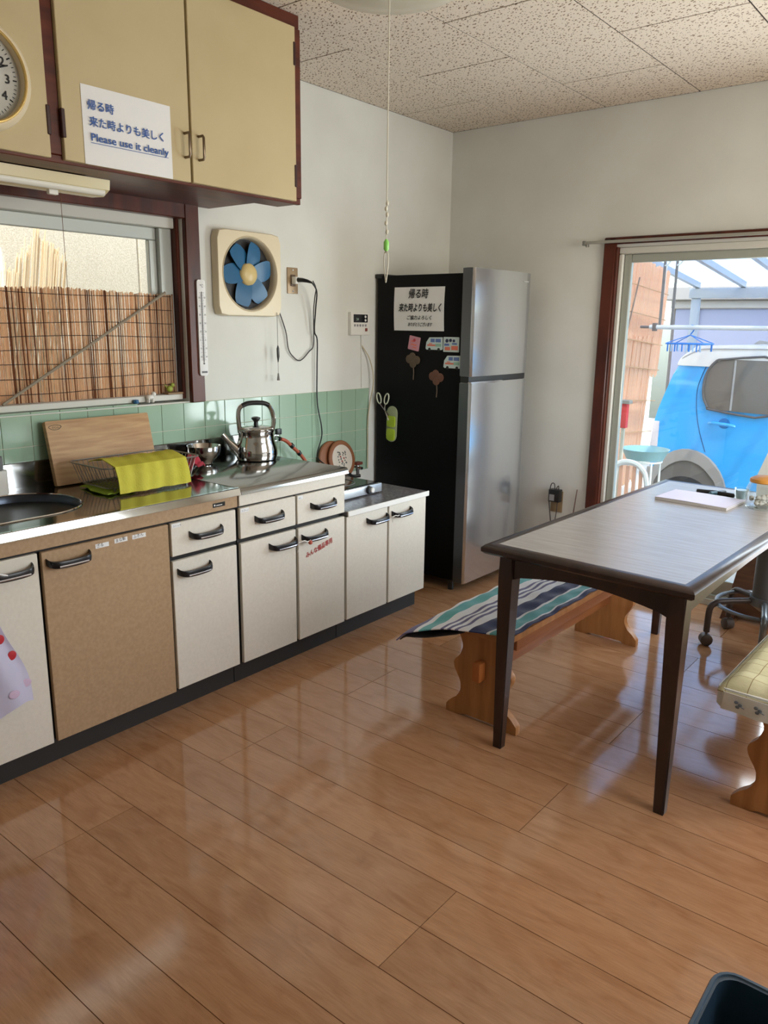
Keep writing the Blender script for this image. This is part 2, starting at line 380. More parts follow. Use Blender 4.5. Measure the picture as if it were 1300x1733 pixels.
def sliding(x0, x1, y0):
    s_ = MB().box((x0, y0, .052), (x0+.038, y0+.03, 1.712), bev=.004, seg=1)
    s_.box((x1-.045, y0, .052), (x1, y0+.03, 1.712), bev=.004, seg=1); s_.box((x0+.038, y0, 1.672), (x1-.045, y0+.03, 1.712), bev=.003, seg=1)
    s_.box((x0+.038, y0, .052), (x1-.045, y0+.03, .13), bev=.003, seg=1)
    o = s_.build('sash', mat('greenish_alu', (176, 180, 170), .4, .3), d1)
    MB().box((x0+.038, y0+.013, .13), (x1-.045, y0+.017, 1.672)).build('pane', GLASS, o, smooth=False)
sliding(1.048, 1.895, L+.03); sliding(1.85, 2.70, L+.068)
# unseen window added in the right wall to bring more daylight in
for nm, ax in (('added_window', 'x'),):
    wo = bpy.data.objects.new(nm, None); C.objects.link(wo); wo['kind'] = 'structure'
    wo.location = (X1, 2.45, .95) if ax == 'x' else (1.7, Y0-.12, .95)
    a0, a1 = (1.65, 3.25) if ax == 'x' else (.85, 2.55)
    for p0, p1, z0, z1 in ((a0, a1, .95, .98), (a0, a1, 1.92, 1.95), (a0, a0+.03, .98, 1.92), (a1-.03, a1, .98, 1.92), ((a0+a1)/2-.02, (a0+a1)/2+.02, .98, 1.92)):
        if ax == 'x': bar((X1+.01, p0, z0), (X1+.05, p1, z1), 'window_frame', ALU, wo)
        else: bar((p0, Y0-.05, z0), (p1, Y0-.01, z1), 'window_frame', ALU, wo)

# ================================================================== BASE CABINETS
FX = .571
HBAR = mat('handle_black', (20, 20, 24), .28); HSIL = mat('handle_silver', (176, 178, 186), .25, .9)
def handle(par, y0, z, ln=.137):
    # bowed bar with silver stripe, parent = door or drawer
    P = [(FX+.004, y0, z+.006), (FX+.020, y0+.006, z), (FX+.030, y0+.025, z-.003), (FX+.033, y0+ln/2, z-.004), (FX+.030, y0+ln-.025, z-.003), (FX+.020, y0+ln-.006, z), (FX+.004, y0+ln, z+.006)]
    h = MB(); S = spline(P, 4)
    rings = []
    for i, p in enumerate(S):
        hh = .011; dx = .006
        rings.append([h.bm.verts.new(p+Vector(q)) for q in ((-dx, 0, -hh), (dx*.6, 0, -hh*.9), (dx, 0, 0), (dx*.6, 0, hh*.9), (-dx, 0, hh))])
    for a, b_ in zip(rings[:-1], rings[1:]):
        for j in range(5): h.bm.faces.new((a[j], a[(j+1) % 5], b_[(j+1) % 5], b_[j]))
    h.bm.faces.new(rings[0]); h.bm.faces.new(rings[-1][::-1])
    o = h.build('handle', HBAR, par)
    st = MB(); S2 = S[4:-4]
    st.grid(lambda u, v: S2[min(int(u*(len(S2)-1)+.5), len(S2)-1)]+Vector((.0068, 0, -.0045+.004*v)), len(S2)-1, 1, thick=.0008)
    return o, st
def front(par, name, y0, y1, z0, z1, m, hy=None, hz=None, label=None):
    o = MB().box((.556, y0, z0), (FX, y1, z1), bev=.0018, seg=1).build(name, m, par, label)
    if hy is not None:
        h, st = handle(o, hy, hz)
        st.bm.free()
        MB().tube([(FX+.0355+.002*math.sin(math.pi*t), hy+.022+.0935*t, hz-.007) for t in (0, .2, .5, .8, 1)], .0034, 6).build('handle_inlay', HSIL, par)
    return o
def sticker(par, y, z, wd, s, sz, tilt=0, paper=True, ink=INK):
    if paper: MB().box((FX, y, z), (FX+.0007, y+wd, z+.014)).build('label_sticker', PAPER, par, smooth=False)
    text(s, sz, ink, (FX+.0012, y+.003, z+.0025), (0, 1, tilt), (0, -tilt, 1), par)

# sink unit
su = thing('sink_cabinet', 'long sink cabinet with beige and white doors under the stainless sink', 'cabinet', (.29, 1.0, 0))
MB().box((.012, .03, .09), (.553, 1.820, .750)).build('carcass', BLACK, su, smooth=False)
MB().box((.05, .03, 0), (.515, 1.820, .09)).build('kick_board', KICK, su, smooth=False)
front(su, 'fascia', .03, 1.818, .706, .751, LINENB)
front(su, 'door', .605, 1.066, .093, .698, LINEN, .91, .660, 'white linen-finish door')
front(su, 'door', .135, .596, .093, .698, LINEN, .42, .660, 'white linen-finish door')
front(su, 'door', 1.078, 1.518, .093, .698, LINENB, 1.09, .660, 'beige linen-finish door with three paper labels')
front(su, 'drawer', 1.528, 1.808, .582, .698, LINEN, 1.60, .643)
front(su, 'door', 1.528, 1.808, .098, .566, LINEN, 1.545, .522, 'white linen-finish door')
sticker(su, 1.25, .672, .046, 'ざる', .013, .1); sticker(su, 1.316, .675, .046, 'まな板', .0125, .1); sticker(su, 1.38, .675, .05, 'ふきん', .013, .1)
sticker(su, 1.532, .682, .034, 'ストック', .0085, 0)
MB().box((FX, 1.706, .722), (FX+.0015, 1.76, .737)).build('maker_plate', BLACK, su, smooth=False)
text('● ▬▬▬', .009, WHITE, (FX+.002, 1.709, .7265), XR, ZU, su)
# stainless worktop with oval basin
top = MB(); zt = .774
outer = [(.012, .03), (FX+.004, .03), (FX+.004, 1.822), (.012, 1.822)]
inner = rrect(.095, .74, .462, 1.352, .17, 10)
vo = [top.bm.verts.new((x, y_, zt)) for x, y_ in outer]; vi = [top.bm.verts.new((x, y_, zt)) for x, y_ in inner]
eo = [top.bm.edges.new((vo[i], vo[(i+1) % 4])) for i in range(4)]; ei = [top.bm.edges.new((vi[i], vi[(i+1) % len(vi)])) for i in range(len(vi))]
bmesh.ops.triangle_fill(top.bm, use_beauty=True, edges=eo+ei)
lo_ = [top.bm.verts.new((v.co.x, v.co.y, .754)) for v in vo]
for i in range(4): top.bm.faces.new((vo[i], vo[(i+1) % 4], lo_[(i+1) % 4], lo_[i]))
deck = top.build('worktop', STEEL, su)
bs = MB(); cx, cy = .2785, 1.046; prev = None; NB = len(inner)
for dz, f in ((0.0015, 1.0), (-.004, .985), (-.02, .965), (-.10, .93), (-.15, .88), (-.17, .78), (-.175, .5)):
    rg = [bs.bm.verts.new((cx+(x-cx)*f, cy+(y_-cy)*f, zt+dz)) for x, y_ in inner]
    if prev:
        for i in range(NB): bs.bm.faces.new((prev[i], prev[(i+1) % NB], rg[(i+1) % NB], rg[i]))
    prev = rg
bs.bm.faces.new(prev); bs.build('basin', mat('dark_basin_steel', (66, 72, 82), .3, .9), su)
MB().tube([(x, y_, zt+.0015) for x, y_ in inner], .003, 6, closed=True).build('basin_rim', POLISH, su)
MB().box((.0075, .03, zt-.01), (.016, 1.822, .866), bev=.002, seg=1).box((.016, .03, .772), (.021, 1.822, .779)).build('backguard', STEEL, su)
MB().box((FX-.004, .03, .7755), (FX+.010, 1.822, .7785), bev=.0012, seg=1).prism([(FX+.002, .754), (FX+.017, .752), (FX+.0165, .756), (FX+.0105, .776), (FX+.002, .778)], 'y', .03, 1.822).build('front_rim', POLISH, su)

# gas counter unit
gu = thing('gas_counter_cabinet', 'white two-door two-drawer cabinet with steel top under the kettle', 'cabinet', (.29, 2.113, 0))
MB().box((.012, 1.824, .09), (.553, 2.4025, .735)).build('carcass', mat('white_side', (214, 208, 194), .5), gu, smooth=False)
MB().box((.548, 1.824, .09), (.5545, 2.4025, .735)).build('dark_frame', BLACK, gu, smooth=False)
MB().box((.05, 1.824, 0), (.515, 2.4025, .09)).build('kick_board', KICK, gu, smooth=False)
front(gu, 'fascia', 1.826, 2.401, .706, .749, LINEN)
front(gu, 'drawer', 1.828, 2.110, .583, .699, LINEN, 1.897, .643); front(gu, 'drawer', 2.120, 2.398, .583, .699, LINEN, 2.192, .643)
front(gu, 'door', 1.828, 2.110, .095, .566, LINEN, 1.965, .522); front(gu, 'door', 2.124, 2.398, .095, .566, LINEN, 2.140, .522, 'white door with red handwriting under its handle')
sticker(gu, 1.832, .682, .038, 'スプーン', .0085); sticker(gu, 2.124, .682, .026, 'はし', .0085)
text('みんな備品専用', .0255, INKR, (FX+.001, 2.165, .436), (0, 1, .22), (0, -.1, 1), gu, bold=.0006, sxx=.9)
MB().prism([(.012, .751), (FX+.017, .751), (FX+.0165, .755), (FX+.0105, .772), (FX+.006, .775), (.012, .775)], 'y', 1.8245, 2.404).build('steel_top', STEEL, gu)
MB().box((.0075, 1.8245, .738), (.016, 2.404, .866), bev=.002, seg=1).build('backguard', STEEL, gu)
tw = thing('twist_tie', 'white string tying the two lower door handles of the gas counter cabinet', 'string', (.605, 2.12, .52))
MB().tube(spline([(.610, 2.085, .522), (.617, 2.11, .527), (.615, 2.13, .519), (.611, 2.152, .520)], 5), .0022, 6).tube(spline([(.612, 2.082, .52), (.612, 2.085, .50), (.611, 2.078, .485)], 4), .0014, 5).build('cord', WHITE, tw)
MB().ball((.615, 2.146, .513), .009, n=6).build('knot', mat('red_band', (190, 90, 70), .6), tw)
tw2 = thing('wire_tie', 'thin wire tying the two handles of the low cooker cabinet', 'wire', (.605, 2.69, .52))
MB().tube(spline([(.611, 2.672, .519), (.617, 2.69, .524), (.615, 2.705, .519), (.612, 2.722, .519)], 5), .002, 6).tube([(.612, 2.668, .515), (.612, 2.674, .494)], .0012, 5).build('cord', WHITE, tw2)

# low cooker unit
cu_ = thing('low_cooker_cabinet', 'low white two-door cabinet with speckled grey top beside the fridge', 'cabinet', (.29, 2.695, 0))
MB().box((.012, 2.407, .09), (.553, 2.983, .555)).build('carcass', mat('white_side', (214, 208, 194), .5), cu_, smooth=False)
MB().box((.548, 2.407, .09), (.5545, 2.983, .555)).build('dark_frame', mat('brown_edge', (92, 74, 66), .5), cu_, smooth=False)
MB().box((.05, 2.407, 0), (.515, 2.983, .09)).build('kick_board', KICK, cu_, smooth=False)
front(cu_, 'door', 2.411, 2.688, .097, .560, LINEN, 2.540, .516); front(cu_, 'door', 2.700, 2.981, .097, .560, LINEN, 2.716, .516)
MB().box((.004, 2.407, .566), (FX+.008, 2.987, .584), bev=.002, seg=1).build('worktop', SPECK, cu_)
MB().box((FX+.0075, 2.407, .562), (FX+.014, 2.988, .5865), bev=.002, seg=1).build('edging', WHITE, cu_)

# ================================================================== UPPER CABINET
UF, UZ, UY = .528, 1.782, 2.20
uc = thing('wall_cabinet', 'cream overhead wall cabinet framed in red-brown wood above the sink window', 'cabinet', (.27, 1.1, UZ))
prof = [(.0, 1.806), (.275, 1.806), (.405, UZ), (UF-.02, UZ), (UF-.02, H-.001), (.0, H-.001)]
MB().prism(prof, 'y', .05, UY).build('carcass', WOODD, uc, smooth=False)
MB().box((UF-.02, .05, UZ-.003), (UF, UY, 1.800), bev=.002, seg=1).build('bottom_rail', WOODD, uc)
MB().box((UF-.02, .05, H-.045), (UF, UY, H-.001), bev=.002, seg=1).build('top_rail', WOODD, uc)
for a, b_ in ((2.168, 2.203), (1.226, 1.263), (.05, .09)): MB().box((UF-.02, a, 1.80), (UF+.003, b_, H-.045), bev=.002, seg=1).build('stile', WOODD, uc)
dl = []
for a, b_ in ((.10, .660), (.664, 1.226), (1.263, 1.696), (1.701, 2.168)):
    dl.append(MB().box((UF-.018, a+.0015, 1.787), (UF+.014, b_-.0015, H-.046), bev=.002, seg=1).build('door', CREAM, uc))
def uhandle(par, y_, z0, z1):
    P = [(UF+.014, y_, z1), (UF+.036, y_, z1), (UF+.040, y_, z1-.006), (UF+.040, y_, z0+.006), (UF+.036, y_, z0), (UF+.014, y_, z0)]
    MB().tube(P, .0042, 8).build('handle', mat('bronze', (120, 104, 84), .35, .8), par)
uhandle(dl[2], 1.674, 1.858, 1.928); uhandle(dl[3], 1.729, 1.858, 1.928); uhandle(dl[0], .63, 1.858, 1.928)
for y_, z0 in ((1.218, 1.845), (1.261, 1.845), (2.157, 2.235), (2.157, 1.835), (1.218, 2.24), (1.261, 2.24)):
    MB().box((UF+.003, y_, z0), (UF+.0165, y_+.012, z0+.075), bev=.002, seg=1).build('hinge', mat('dark_hinge', (54, 24, 18), .5), uc)

# paper sign
sg = thing('paper_sign', 'white paper sign with blue lettering taped to the cream cabinet door', 'sign', (.545, 1.475, 1.79))
sx = UF+.0145
MB().grid(lambda u, v: Vector((sx+.0008+.0018*math.sin(math.pi*u)*v, 1.325+.298*u-.004*v*0, 1.787+.208*v)), 8, 6, thick=.0004).build('sheet', PAPER, sg)
tx = sx+.0045
text('帰る時', .0285, INKB, (tx, 1.340, 1.934), XR, ZU, sg, bold=.0004)
text('来た時よりも美しく', .0285, INKB, (tx, 1.343, 1.891), XR, ZU, sg, bold=.0004)
tt = text('Please use it cleanly', .0285, INKB, (tx, 1.345, 1.851), XR, ZU, sg, bold=.0004, sxx=1.0)
bx = [v.co.y for v in tt.data.vertices]; k = .262/(max(bx)-min(bx)); y_0 = min(bx)
for v in tt.data.vertices: v.co.y = y_0+(v.co.y-y_0)*k
MB().box((tx-.0003, 1.345, 1.8445), (tx, 1.607, 1.846)).build('underline', INKB, sg, smooth=False)

# wall clock on the far left door
ck = thing('wall_clock', 'round cream wall clock hanging on the leftmost cream cabinet door', 'clock', (UF+.014, 1.034, 1.955))
RX = Matrix.Rotation(R(90), 4, 'Y')
cc = (UF+.0145, 1.034, 1.955)
MB().lathe([(.136, 0), (.138, .012), (.134, .026), (.124, .034), (.116, .034), (.114, .024), (.0, .0235)][:6]+[(.113, .004)], cc, 64, RX).build('case', CREAMP, ck)
MB().ring((UF+.0485, 1.034, 1.955), .1165, .004, 'x', 64).build('rim', mat('gold_rim', (214, 182, 110), .25, .6), ck)
MB().lathe([(.1135, .003), (.1135, .010)], cc, 48, RX).build('dial', mat('dial', (205, 206, 198), .6), ck)
dx = UF+.0255
for k in range(12):
    a = R(90-30*(k+1)); t_ = str(k+1)
    text(t_, .030, INK, (dx+.0005, 1.034+.079*math.cos(a), 1.955+.079*math.sin(a)-.010), XR, ZU, ck, 'numeral', align='CENTER', bold=.0004)
q = MB()
for k in range(60):
    a = R(6*k); c_, s_ = math.cos(a), math.sin(a); lg = .006 if k % 5 else .009
    q.cyl((dx, 1.034+(.103-lg)*c_, 1.955+(.103-lg)*s_), (dx, 1.034+.103*c_, 1.955+.103*s_), .0008 if k % 5 else .0016, n=4)
q.build('minute_marks', INK, ck)
MB().box((dx+.002, 1.031, 1.955), (dx+.0032, 1.037, 2.015)).build('hour_hand', INK, ck, smooth=False)
MB().tube([(dx+.004, 1.034, 1.955), (dx+.004, 1.115, 1.987)], .002, 6).build('minute_hand', INK, ck)

# fluorescent under-cabinet lamp
fl_ = thing('tube_lamp', 'cream fluorescent tube lamp fixed under the overhead cabinet', 'lamp', (.30, 1.2, 1.74))
MB().prism([(.25, 1.805), (.39, 1.781), (.385, 1.752), (.35, 1.735), (.29, 1.738), (.252, 1.765)], 'y', .85, 1.50, bev=.004).build('housing', mat('lamp_cream', (222, 208, 160), .35), fl_)
MB().cyl((.37, .87, 1.746), (.37, 1.485, 1.746), .012).build('tube', mat('tube_white', (240, 238, 225), .3), fl_)
MB().box((.335, 1.315, 1.722), (.352, 1.345, 1.744), bev=.003).build('starter', WHITE, fl_)
MB().cyl((.30, 1.38, 1.74), (.30, 1.38, 1.40), .0009, n=5).build('pull_string', mat('string_brown', (120, 84, 62), .8), fl_)

# ================================================================== REED BLIND, ROD, SILL THINGS
rb = thing('reed_blind', 'natural reed blind standing across the lower half of the sink window', 'blind', (-.045, 1.3, 1.062))
REEDM = [translucent('reed_light', (255, 240, 216), .7, var=((236, 200, 166), 40, (60, 60, 2))), translucent('reed_dark', (168, 112, 76), .4, var=((120, 74, 48), 40, (60, 60, 2)))]
for mi, mm in enumerate(REEDM):
    q = MB(); yy = .56; i = 0; rr_ = random.Random(3)
    while yy < 2.035:
        rr = rr_.uniform(.0014, .0026); dark = rr_.random() < .24; tp_ = 1.462+rr_.uniform(-.004, .006)+.004*math.sin(yy*9); wob = rr_.uniform(-.004, .004); gap = rr_.random() < .15
        xx = -.046+.006*math.sin(yy*22)+rr_.uniform(-.002, .002)
        if dark == bool(mi) : q.tube([(xx, yy, 1.064), (xx, yy+wob, 1.26), (xx, yy+wob*.5, tp_)], rr, 5)
        yy += rr*1.75+(.002 if gap else 0)
    q.build('reeds', mm, rb, kind='stuff')
STR = mat('dark_string', (40, 24, 22), .8)
for k in range(8):
    z = 1.448-.0495*k-(.012 if k else 0)*.3
    MB().tube([(-.0405+.006*math.sin(yy*22)*.6+.0015, yy, z+.004*math.sin(yy*7+k)) for yy in [.58+.04*i for i in range(37)]], .0013, 5).build('binding_string', STR, rb)
tag(MB().tube([(-.024, 1.29, 1.066), (-.026, 1.62, 1.255), (-.036, 1.992, 1.467)], .0055, 8).build('bamboo_rod', mat('rod_grey', (150, 138, 118), .5)), 'thin grey rod leaning diagonally across the reed blind', 'rod')
pl = tag(MB().box((-.045, 1.965, 1.062), (-.010, 2.04, 1.070), bev=.002).build('wooden_plinth', mat('plinth', (138, 108, 72), .6)), 'small wooden plinth in the right corner of the sink window sill', 'plinth')
cp = tag(MB().lathe([(.010, 0), (.011, .002), (.011, .011), (.009, .014)], (-.01, 1.81, 1.0375), 16).build('bottle_cap', mat('blue_cap', (40, 96, 140), .4)), 'blue bottle cap on the tiled sink window sill', 'cap')
fg = thing('ceramic_dog', 'little white ceramic animal on the tiled window sill, behind the blue cap', 'figurine', (-.005, 1.875, 1.0375))
q = MB(); q.ball((-.008, 1.875, 1.058), .013, (1, 1.4, .8), 8)
for dx_, dy_ in ((-.006, -.01), (.006, -.01), (-.006, .01), (.006, .01)): q.cyl((-.008+dx_, 1.875+dy_, 1.0375), (-.008+dx_, 1.875+dy_, 1.056), .0038, .0045, 8)
q.ball((-.008, 1.892, 1.070), .010, (1, 1, .95), 8); q.build('body', WHITE, fg)
MB().ball((-.008, 1.901, 1.0715), .0022, n=5).build('nose', INK, fg)
gt = thing('green_toy', 'small yellow-green toy standing on the wooden plinth by the window casing', 'toy', (-.028, 1.985, 1.070))
q = MB(); q.ball((-.028, 1.985, 1.084), .013, (.8, 1.1, 1), 8); q.ball((-.028, 2.0, 1.099), .009, (.8, 1, 1), 8); q.cyl((-.028, 1.97, 1.092), (-.028, 1.960, 1.104), .004, .001, 8); q.build('body', mat('toy_green', (150, 160, 60), .5), gt)

# ================================================================== WALL ITEMS (left wall)
th = thing('wall_thermometer', 'tall white thermometer hanging on the wall beside the window casing', 'thermometer', (.012, 2.122, 1.14))
MB().prism(rrect(2.100, 1.135, 2.142, 1.522, .010), 'x', .0225, .030, bev=.0015).build('board', PAPER, th)
MB().cyl((.0315, 2.121, 1.19), (.0315, 2.121, 1.475), .0016, n=8).build('glass_tube', mat('tube_grey', (120, 124, 128), .2), th)
MB().ball((.0315, 2.121, 1.185), .0035, n=6).build('bulb', mat('tube_grey', (120, 124, 128), .2), th)
text('℃', .016, INK, (.0305, 2.113, 1.492), XR, ZU, th)
q = MB()
for i in range(46):
    z = 1.20+.006*i; q.box((.0302, 2.123, z), (.0306, 2.130 if i % 5 else 2.133, z+.0010)); q.box((.0302, 2.112 if i % 5 else 2.109, z), (.0306, 2.119, z+.0010))
q.build('scale', INK, th, smooth=False)
for i, t_ in enumerate(('20', '10', '0', '10', '20', '30', '40', '50')):
    z = 1.21+.034*i
    for yy in (2.1045, 2.1305): text(t_, .0095, INK, (.0306, yy, z), XR, ZU, th, 'numeral')
MB().box((.0302, 2.108, 1.146), (.0306, 2.137, 1.154)).build('name_strip', mat('grey_print', (110, 110, 112), .6), th, smooth=False)

fn = thing('exhaust_fan', 'square cream exhaust fan with blue blades on the kitchen wall', 'fan', (.03, 2.385, 1.557))
fc = (2.383, 1.557); RO = .150
q = MB(); hw, hh = .181, .176
# frame plate with round opening and a flared rim
N = 48
sq = []
for i in range(N):
    a = 2*math.pi*i/N; c_, s_ = math.cos(a), math.sin(a); m_ = max(abs(c_)/hw, abs(s_)/hh); e_ = 1/m_
    # slightly rounded corners
    p_ = Vector((c_*e_, s_*e_)); rl = p_.length; p_ = p_*(1 if rl < .235 else (.235+(rl-.235)*.35)/rl); sq.append(p_)
def rg(xx, f): return [q.bm.verts.new((xx, fc[0]+f(i).x, fc[1]+f(i).y)) for i in range(N)]
cir = lambda r_: (lambda i: Vector((r_*math.cos(2*math.pi*i/N), r_*math.sin(2*math.pi*i/N))))
rs = [rg(.002, lambda i: sq[i]), rg(.032, lambda i: sq[i]), rg(.040, lambda i: sq[i]*.975), rg(.040, cir(.158)), rg(.044, cir(.154)), rg(.040, cir(.150)), rg(.022, cir(.147)), rg(.004, cir(.146))]
for a, b_ in zip(rs[:-1], rs[1:]):
    for j in range(N): q.bm.faces.new((a[j], a[(j+1) % N], b_[(j+1) % N], b_[j]))
q.build('frame', CREAMP, fn)
MB().lathe([(.145, .001), (.145, .005)], (0, fc[0], fc[1]), 40, RX).build('cavity_shade_disc', mat('fan_dark', (30, 28, 30), .6), fn)  # dark disc in a shallow recess stands in for the cavity's shade
for i, an in enumerate((62, 118, 5, -60, -115, 175)):
    a = R(an); b_ = MB()
    def bl(u, v):
        r_ = .036+.100*u; wd = (.024+.052*math.sin(math.pi*min(1, .2+u*.55)))*(1 if u < .93 else .86)
        t = (v-.5)*2*wd*.5/r_*1.15
        return Vector((.022+.012*(v-.5)+.004*math.sin(u*3), fc[0]+r_*math.cos(a+t+.15*u), fc[1]+r_*math.sin(a+t+.15*u)))
    b_.grid(bl, 8, 6, thick=.0016).build('blade', mat('blade_blue', (34, 96, 138), .35), fn)
MB().lathe([(.047, 0), (.048, .014), (.042, .024), (.024, .031), (.0005, .033)], (.010, fc[0], fc[1]), 32, RX).build('hub', mat('hub_cream', (214, 190, 130), .35), fn)
pc = MB().cyl((.045, 2.528, 1.40), (.045, 2.530, 1.235), .0012, n=6).cyl((.045, 2.530, 1.20), (.045, 2.530, 1.13), .001, n=6).build('pull_cord', mat('cord_grey', (120, 116, 110), .6), fn)
MB().tube([(.045, 2.530, 1.255), (.045, 2.530, 1.24), (.045, 2.531, 1.205), (.045, 2.530, 1.18)], [.002, .006, .006, .002], 8).build('cord_grip', RUBBER, fn)
MB().tube([(.045, 2.530, 1.13), (.045, 2.530, 1.098)], [.003, .007], 10).build('cord_bell', mat('cord_grey', (120, 116, 110), .6), fn)

ot = thing('wall_outlet', 'brown metal outlet plate right of the exhaust fan', 'outlet', (.0, 2.668, 1.545))
MB().box((0, 2.636, 1.487), (.006, 2.702, 1.603), bev=.002).build('plate', mat('outlet_brown', (158, 134, 104), .4, .3), ot)
MB().box((.006, 2.654, 1.52), (.010, 2.684, 1.572), bev=.002).build('socket', mat('socket_brown', (96, 76, 58), .5), ot)
for z in (1.592, 1.498): MB().cyl((.006, 2.669, z), (.008, 2.669, z), .004, n=8).build('screw', CHROME, ot)
ad = thing('plug_adapter', 'white plug adapter with black plug in the brown wall outlet', 'plug', (.01, 2.67, 1.546))
MB().box((.0105, 2.656, 1.530), (.038, 2.686, 1.562), bev=.003).build('adapter', WHITE, ad)
MB().tube([(.038, 2.672, 1.548), (.06, 2.676, 1.547), (.082, 2.684, 1.543), (.098, 2.70, 1.536)], [.011, .010, .008, .0045], 10).build('plug', RUBBER, ad)
tag(MB().tube(spline([(.098, 2.70, 1.536), (.085, 2.745, 1.50), (.05, 2.775, 1.43), (.03, 2.785, 1.32), (.022, 2.812, 1.277), (.02, 2.812, 1.15), (.02, 2.812, .98), (.03, 2.83, .86), (.025, 2.835, .80), (.03, 2.80, .73), (.06, 2.78, .70), (.12, 2.80, .665), (.19, 2.85, .635)], 6), .0035, 8).build('hanging_cord', RUBBER), 'black power cord hanging from the wall outlet down to the hot plate', 'cord')
tag(MB().tube(spline([(.012, 2.564, 1.424), (.012, 2.612, 1.319), (.012, 2.628, 1.238), (.012, 2.66, 1.20), (.012, 2.706, 1.182), (.012, 2.765, 1.222), (.014, 2.795, 1.258), (.02, 2.79, 1.40), (.05, 2.768, 1.47), (.085, 2.74, 1.512), (.1, 2.705, 1.543)], 6), .0026, 8).build('fan_cord', mat('cord_dark', (52, 46, 44), .5)), 'thin dark cord looping from the exhaust fan to the outlet', 'cord')
rc = thing('heater_remote', 'white water heater control panel with dark display left of the fridge', 'control panel', (.0, 3.13, 1.30))
MB().box((0, 3.060, 1.299), (.022, 3.205, 1.413), bev=.004).build('case', WHITE, rc)
MB().box((.022, 3.078, 1.362), (.0235, 3.188, 1.402), bev=.001, seg=1).build('display', mat('display_dark', (30, 30, 34), .15), rc)
for k in range(2): MB().cyl((.0235, 3.168, 1.373+.018*k), (.026, 3.168, 1.373+.018*k), .0065, n=12).build('round_button', WHITE, rc)
for k in range(5): MB().box((.022, 3.082+.021*k, 1.342), (.0245, 3.094+.021*k, 1.353), bev=.001, seg=1).build('button', mat('grey_button', (140, 140, 142), .5), rc)
MB().box((.022, 3.168, 1.318), (.0245, 3.186, 1.334), bev=.001, seg=1).build('power_button', mat('red_brown_button', (130, 70, 60), .5), rc)
text('24', .018, mat('lcd', (190, 220, 200), .5), (.0242, 3.098, 1.372), XR, ZU, rc)
MB().cyl((.004, 3.16, 1.30), (.004, 3.165, 1.03), .0022, n=6).build('wire', WHITE, rc)
tag(MB().tube(spline([(.006, 3.163, 1.245), (.02, 3.20, 1.19), (.03, 3.222, 1.12), (.03, 3.228, 1.04), (.02, 3.215, .95), (.015, 3.205, .85), (.015, 3.205, .70), (.02, 3.20, .60)], 6), .003, 8).build('beige_cable', mat('cable_beige', (196, 182, 150), .6)), 'beige cable running down the corner between green tiles and fridge', 'cable')

# ================================================================== ON THE SINK
cbd = thing('cutting_board', 'light wooden cutting board leaning on the green tiles behind the sink', 'cutting board', (.06, 1.60, .779))
a_ = math.atan2(.052, .226)
Mb = Matrix.Translation((.098, 1.61, .7795)) @ Matrix.Rotation(-a_, 4, 'Y')
MB().prism(rrect(-.212, 0, .212, .232, .006, 3), 'x', -.022, 0, bev=.002, M=Mb).build('board', mat('board_wood', (196, 158, 112), .55, var=((172, 130, 88), 5, (1, 1.2, 14))), cbd)
ov = MB().tube([Mb @ Vector((.0008, -.178+.023*math.cos(a)*(1+.12*math.sin(3*a)), .208+.0085*math.sin(a))) for a in [2*math.pi*i/24 for i in range(24)]], .0009, 5, closed=True)
ov.build('stamped_logo', INK, cbd)
text('の○ん', .010, INK, Mb @ Vector((.0012, -.191, .204)), (0, 1, 0), Mb.to_3x3() @ Vector((0, 0, 1)), cbd)

dr = thing('dish_rack', 'wire dish rack on the sink deck under the yellow-green cloth', 'dish rack', (.24, 1.62, .779))
WIRE = mat('rack_wire', (150, 148, 144), .3, .8)
x0, x1_, y0_, y1_ = .12, .36, 1.43, 1.83
rim = [(x, y_, .868) for x, y_ in rrect(x0, y0_, x1_, y1_, .03, 4)]
q = MB().tube(rim, .0028, 6, closed=True); q.build('rim', WIRE, dr)
q = MB().tube([(x, y_, .792) for x, y_ in rrect(x0+.03, y0_+.03, x1_-.03, y1_-.03, .02, 4)], .0022, 6, closed=True); q.build('base_ring', WIRE, dr)
for i in range(19):
    y_ = y0_+.04+i*.018; MB().tube([(x0+.002, y_, .867), (x0+.03, y_, .792), (x1_-.03, y_, .792), (x1_-.002, y_, .867)], .0013, 5).build('wire', WIRE, dr)
for i in range(10):
    x = x0+.03+i*.02; MB().tube([(x, y0_+.002, .867), (x, y0_+.03, .7925), (x, y1_-.03, .7925), (x, y1_-.002, .867)], .0013, 5).build('wire', WIRE, dr)
for sx_, sy_ in ((x0+.03, y0_+.05), (x1_-.03, y0_+.05), (x0+.03, y1_-.05), (x1_-.03, y1_-.05)): MB().cyl((sx_, sy_, .777), (sx_, sy_, .793), .005, n=8).build('foot', WIRE, dr)
cl = MB()
def cloth(u, v):
    # u along y, v across from the back foot over the ridge to the front foot
    y_ = 1.462+.285*u
    path = [(.205, .875-.004), (.255, .884), (.290, .888), (.325, .884), (.368, .872), (.380, .83), (.392, .783)]
    t = v*(len(path)-1); i = min(int(t), len(path)-2); f = t-i
    x = path[i][0]*(1-f)+path[i+1][0]*f; z = path[i][1]*(1-f)+path[i+1][1]*f
    wv = .004*math.sin(u*14+v*3)+.003*math.sin(u*31+v*5)
    return Vector((x+wv*(1 if v > .5 else .3), y_+.012*v*(u-.3)+.004*math.sin(v*9), z+.5*wv*(1-v)))
cl.grid(cloth, 40, 24, thick=.003)
def cloth2(u, v):
    return Vector((.150+.20*u+.004*math.sin(9*v+u*7), 1.452+.11*v-.02*u+.006*math.sin(u*8), .7795+.004*abs(math.sin(u*7+v*9))+.012*max(0, math.sin(3*u))*max(0, v-.5)))
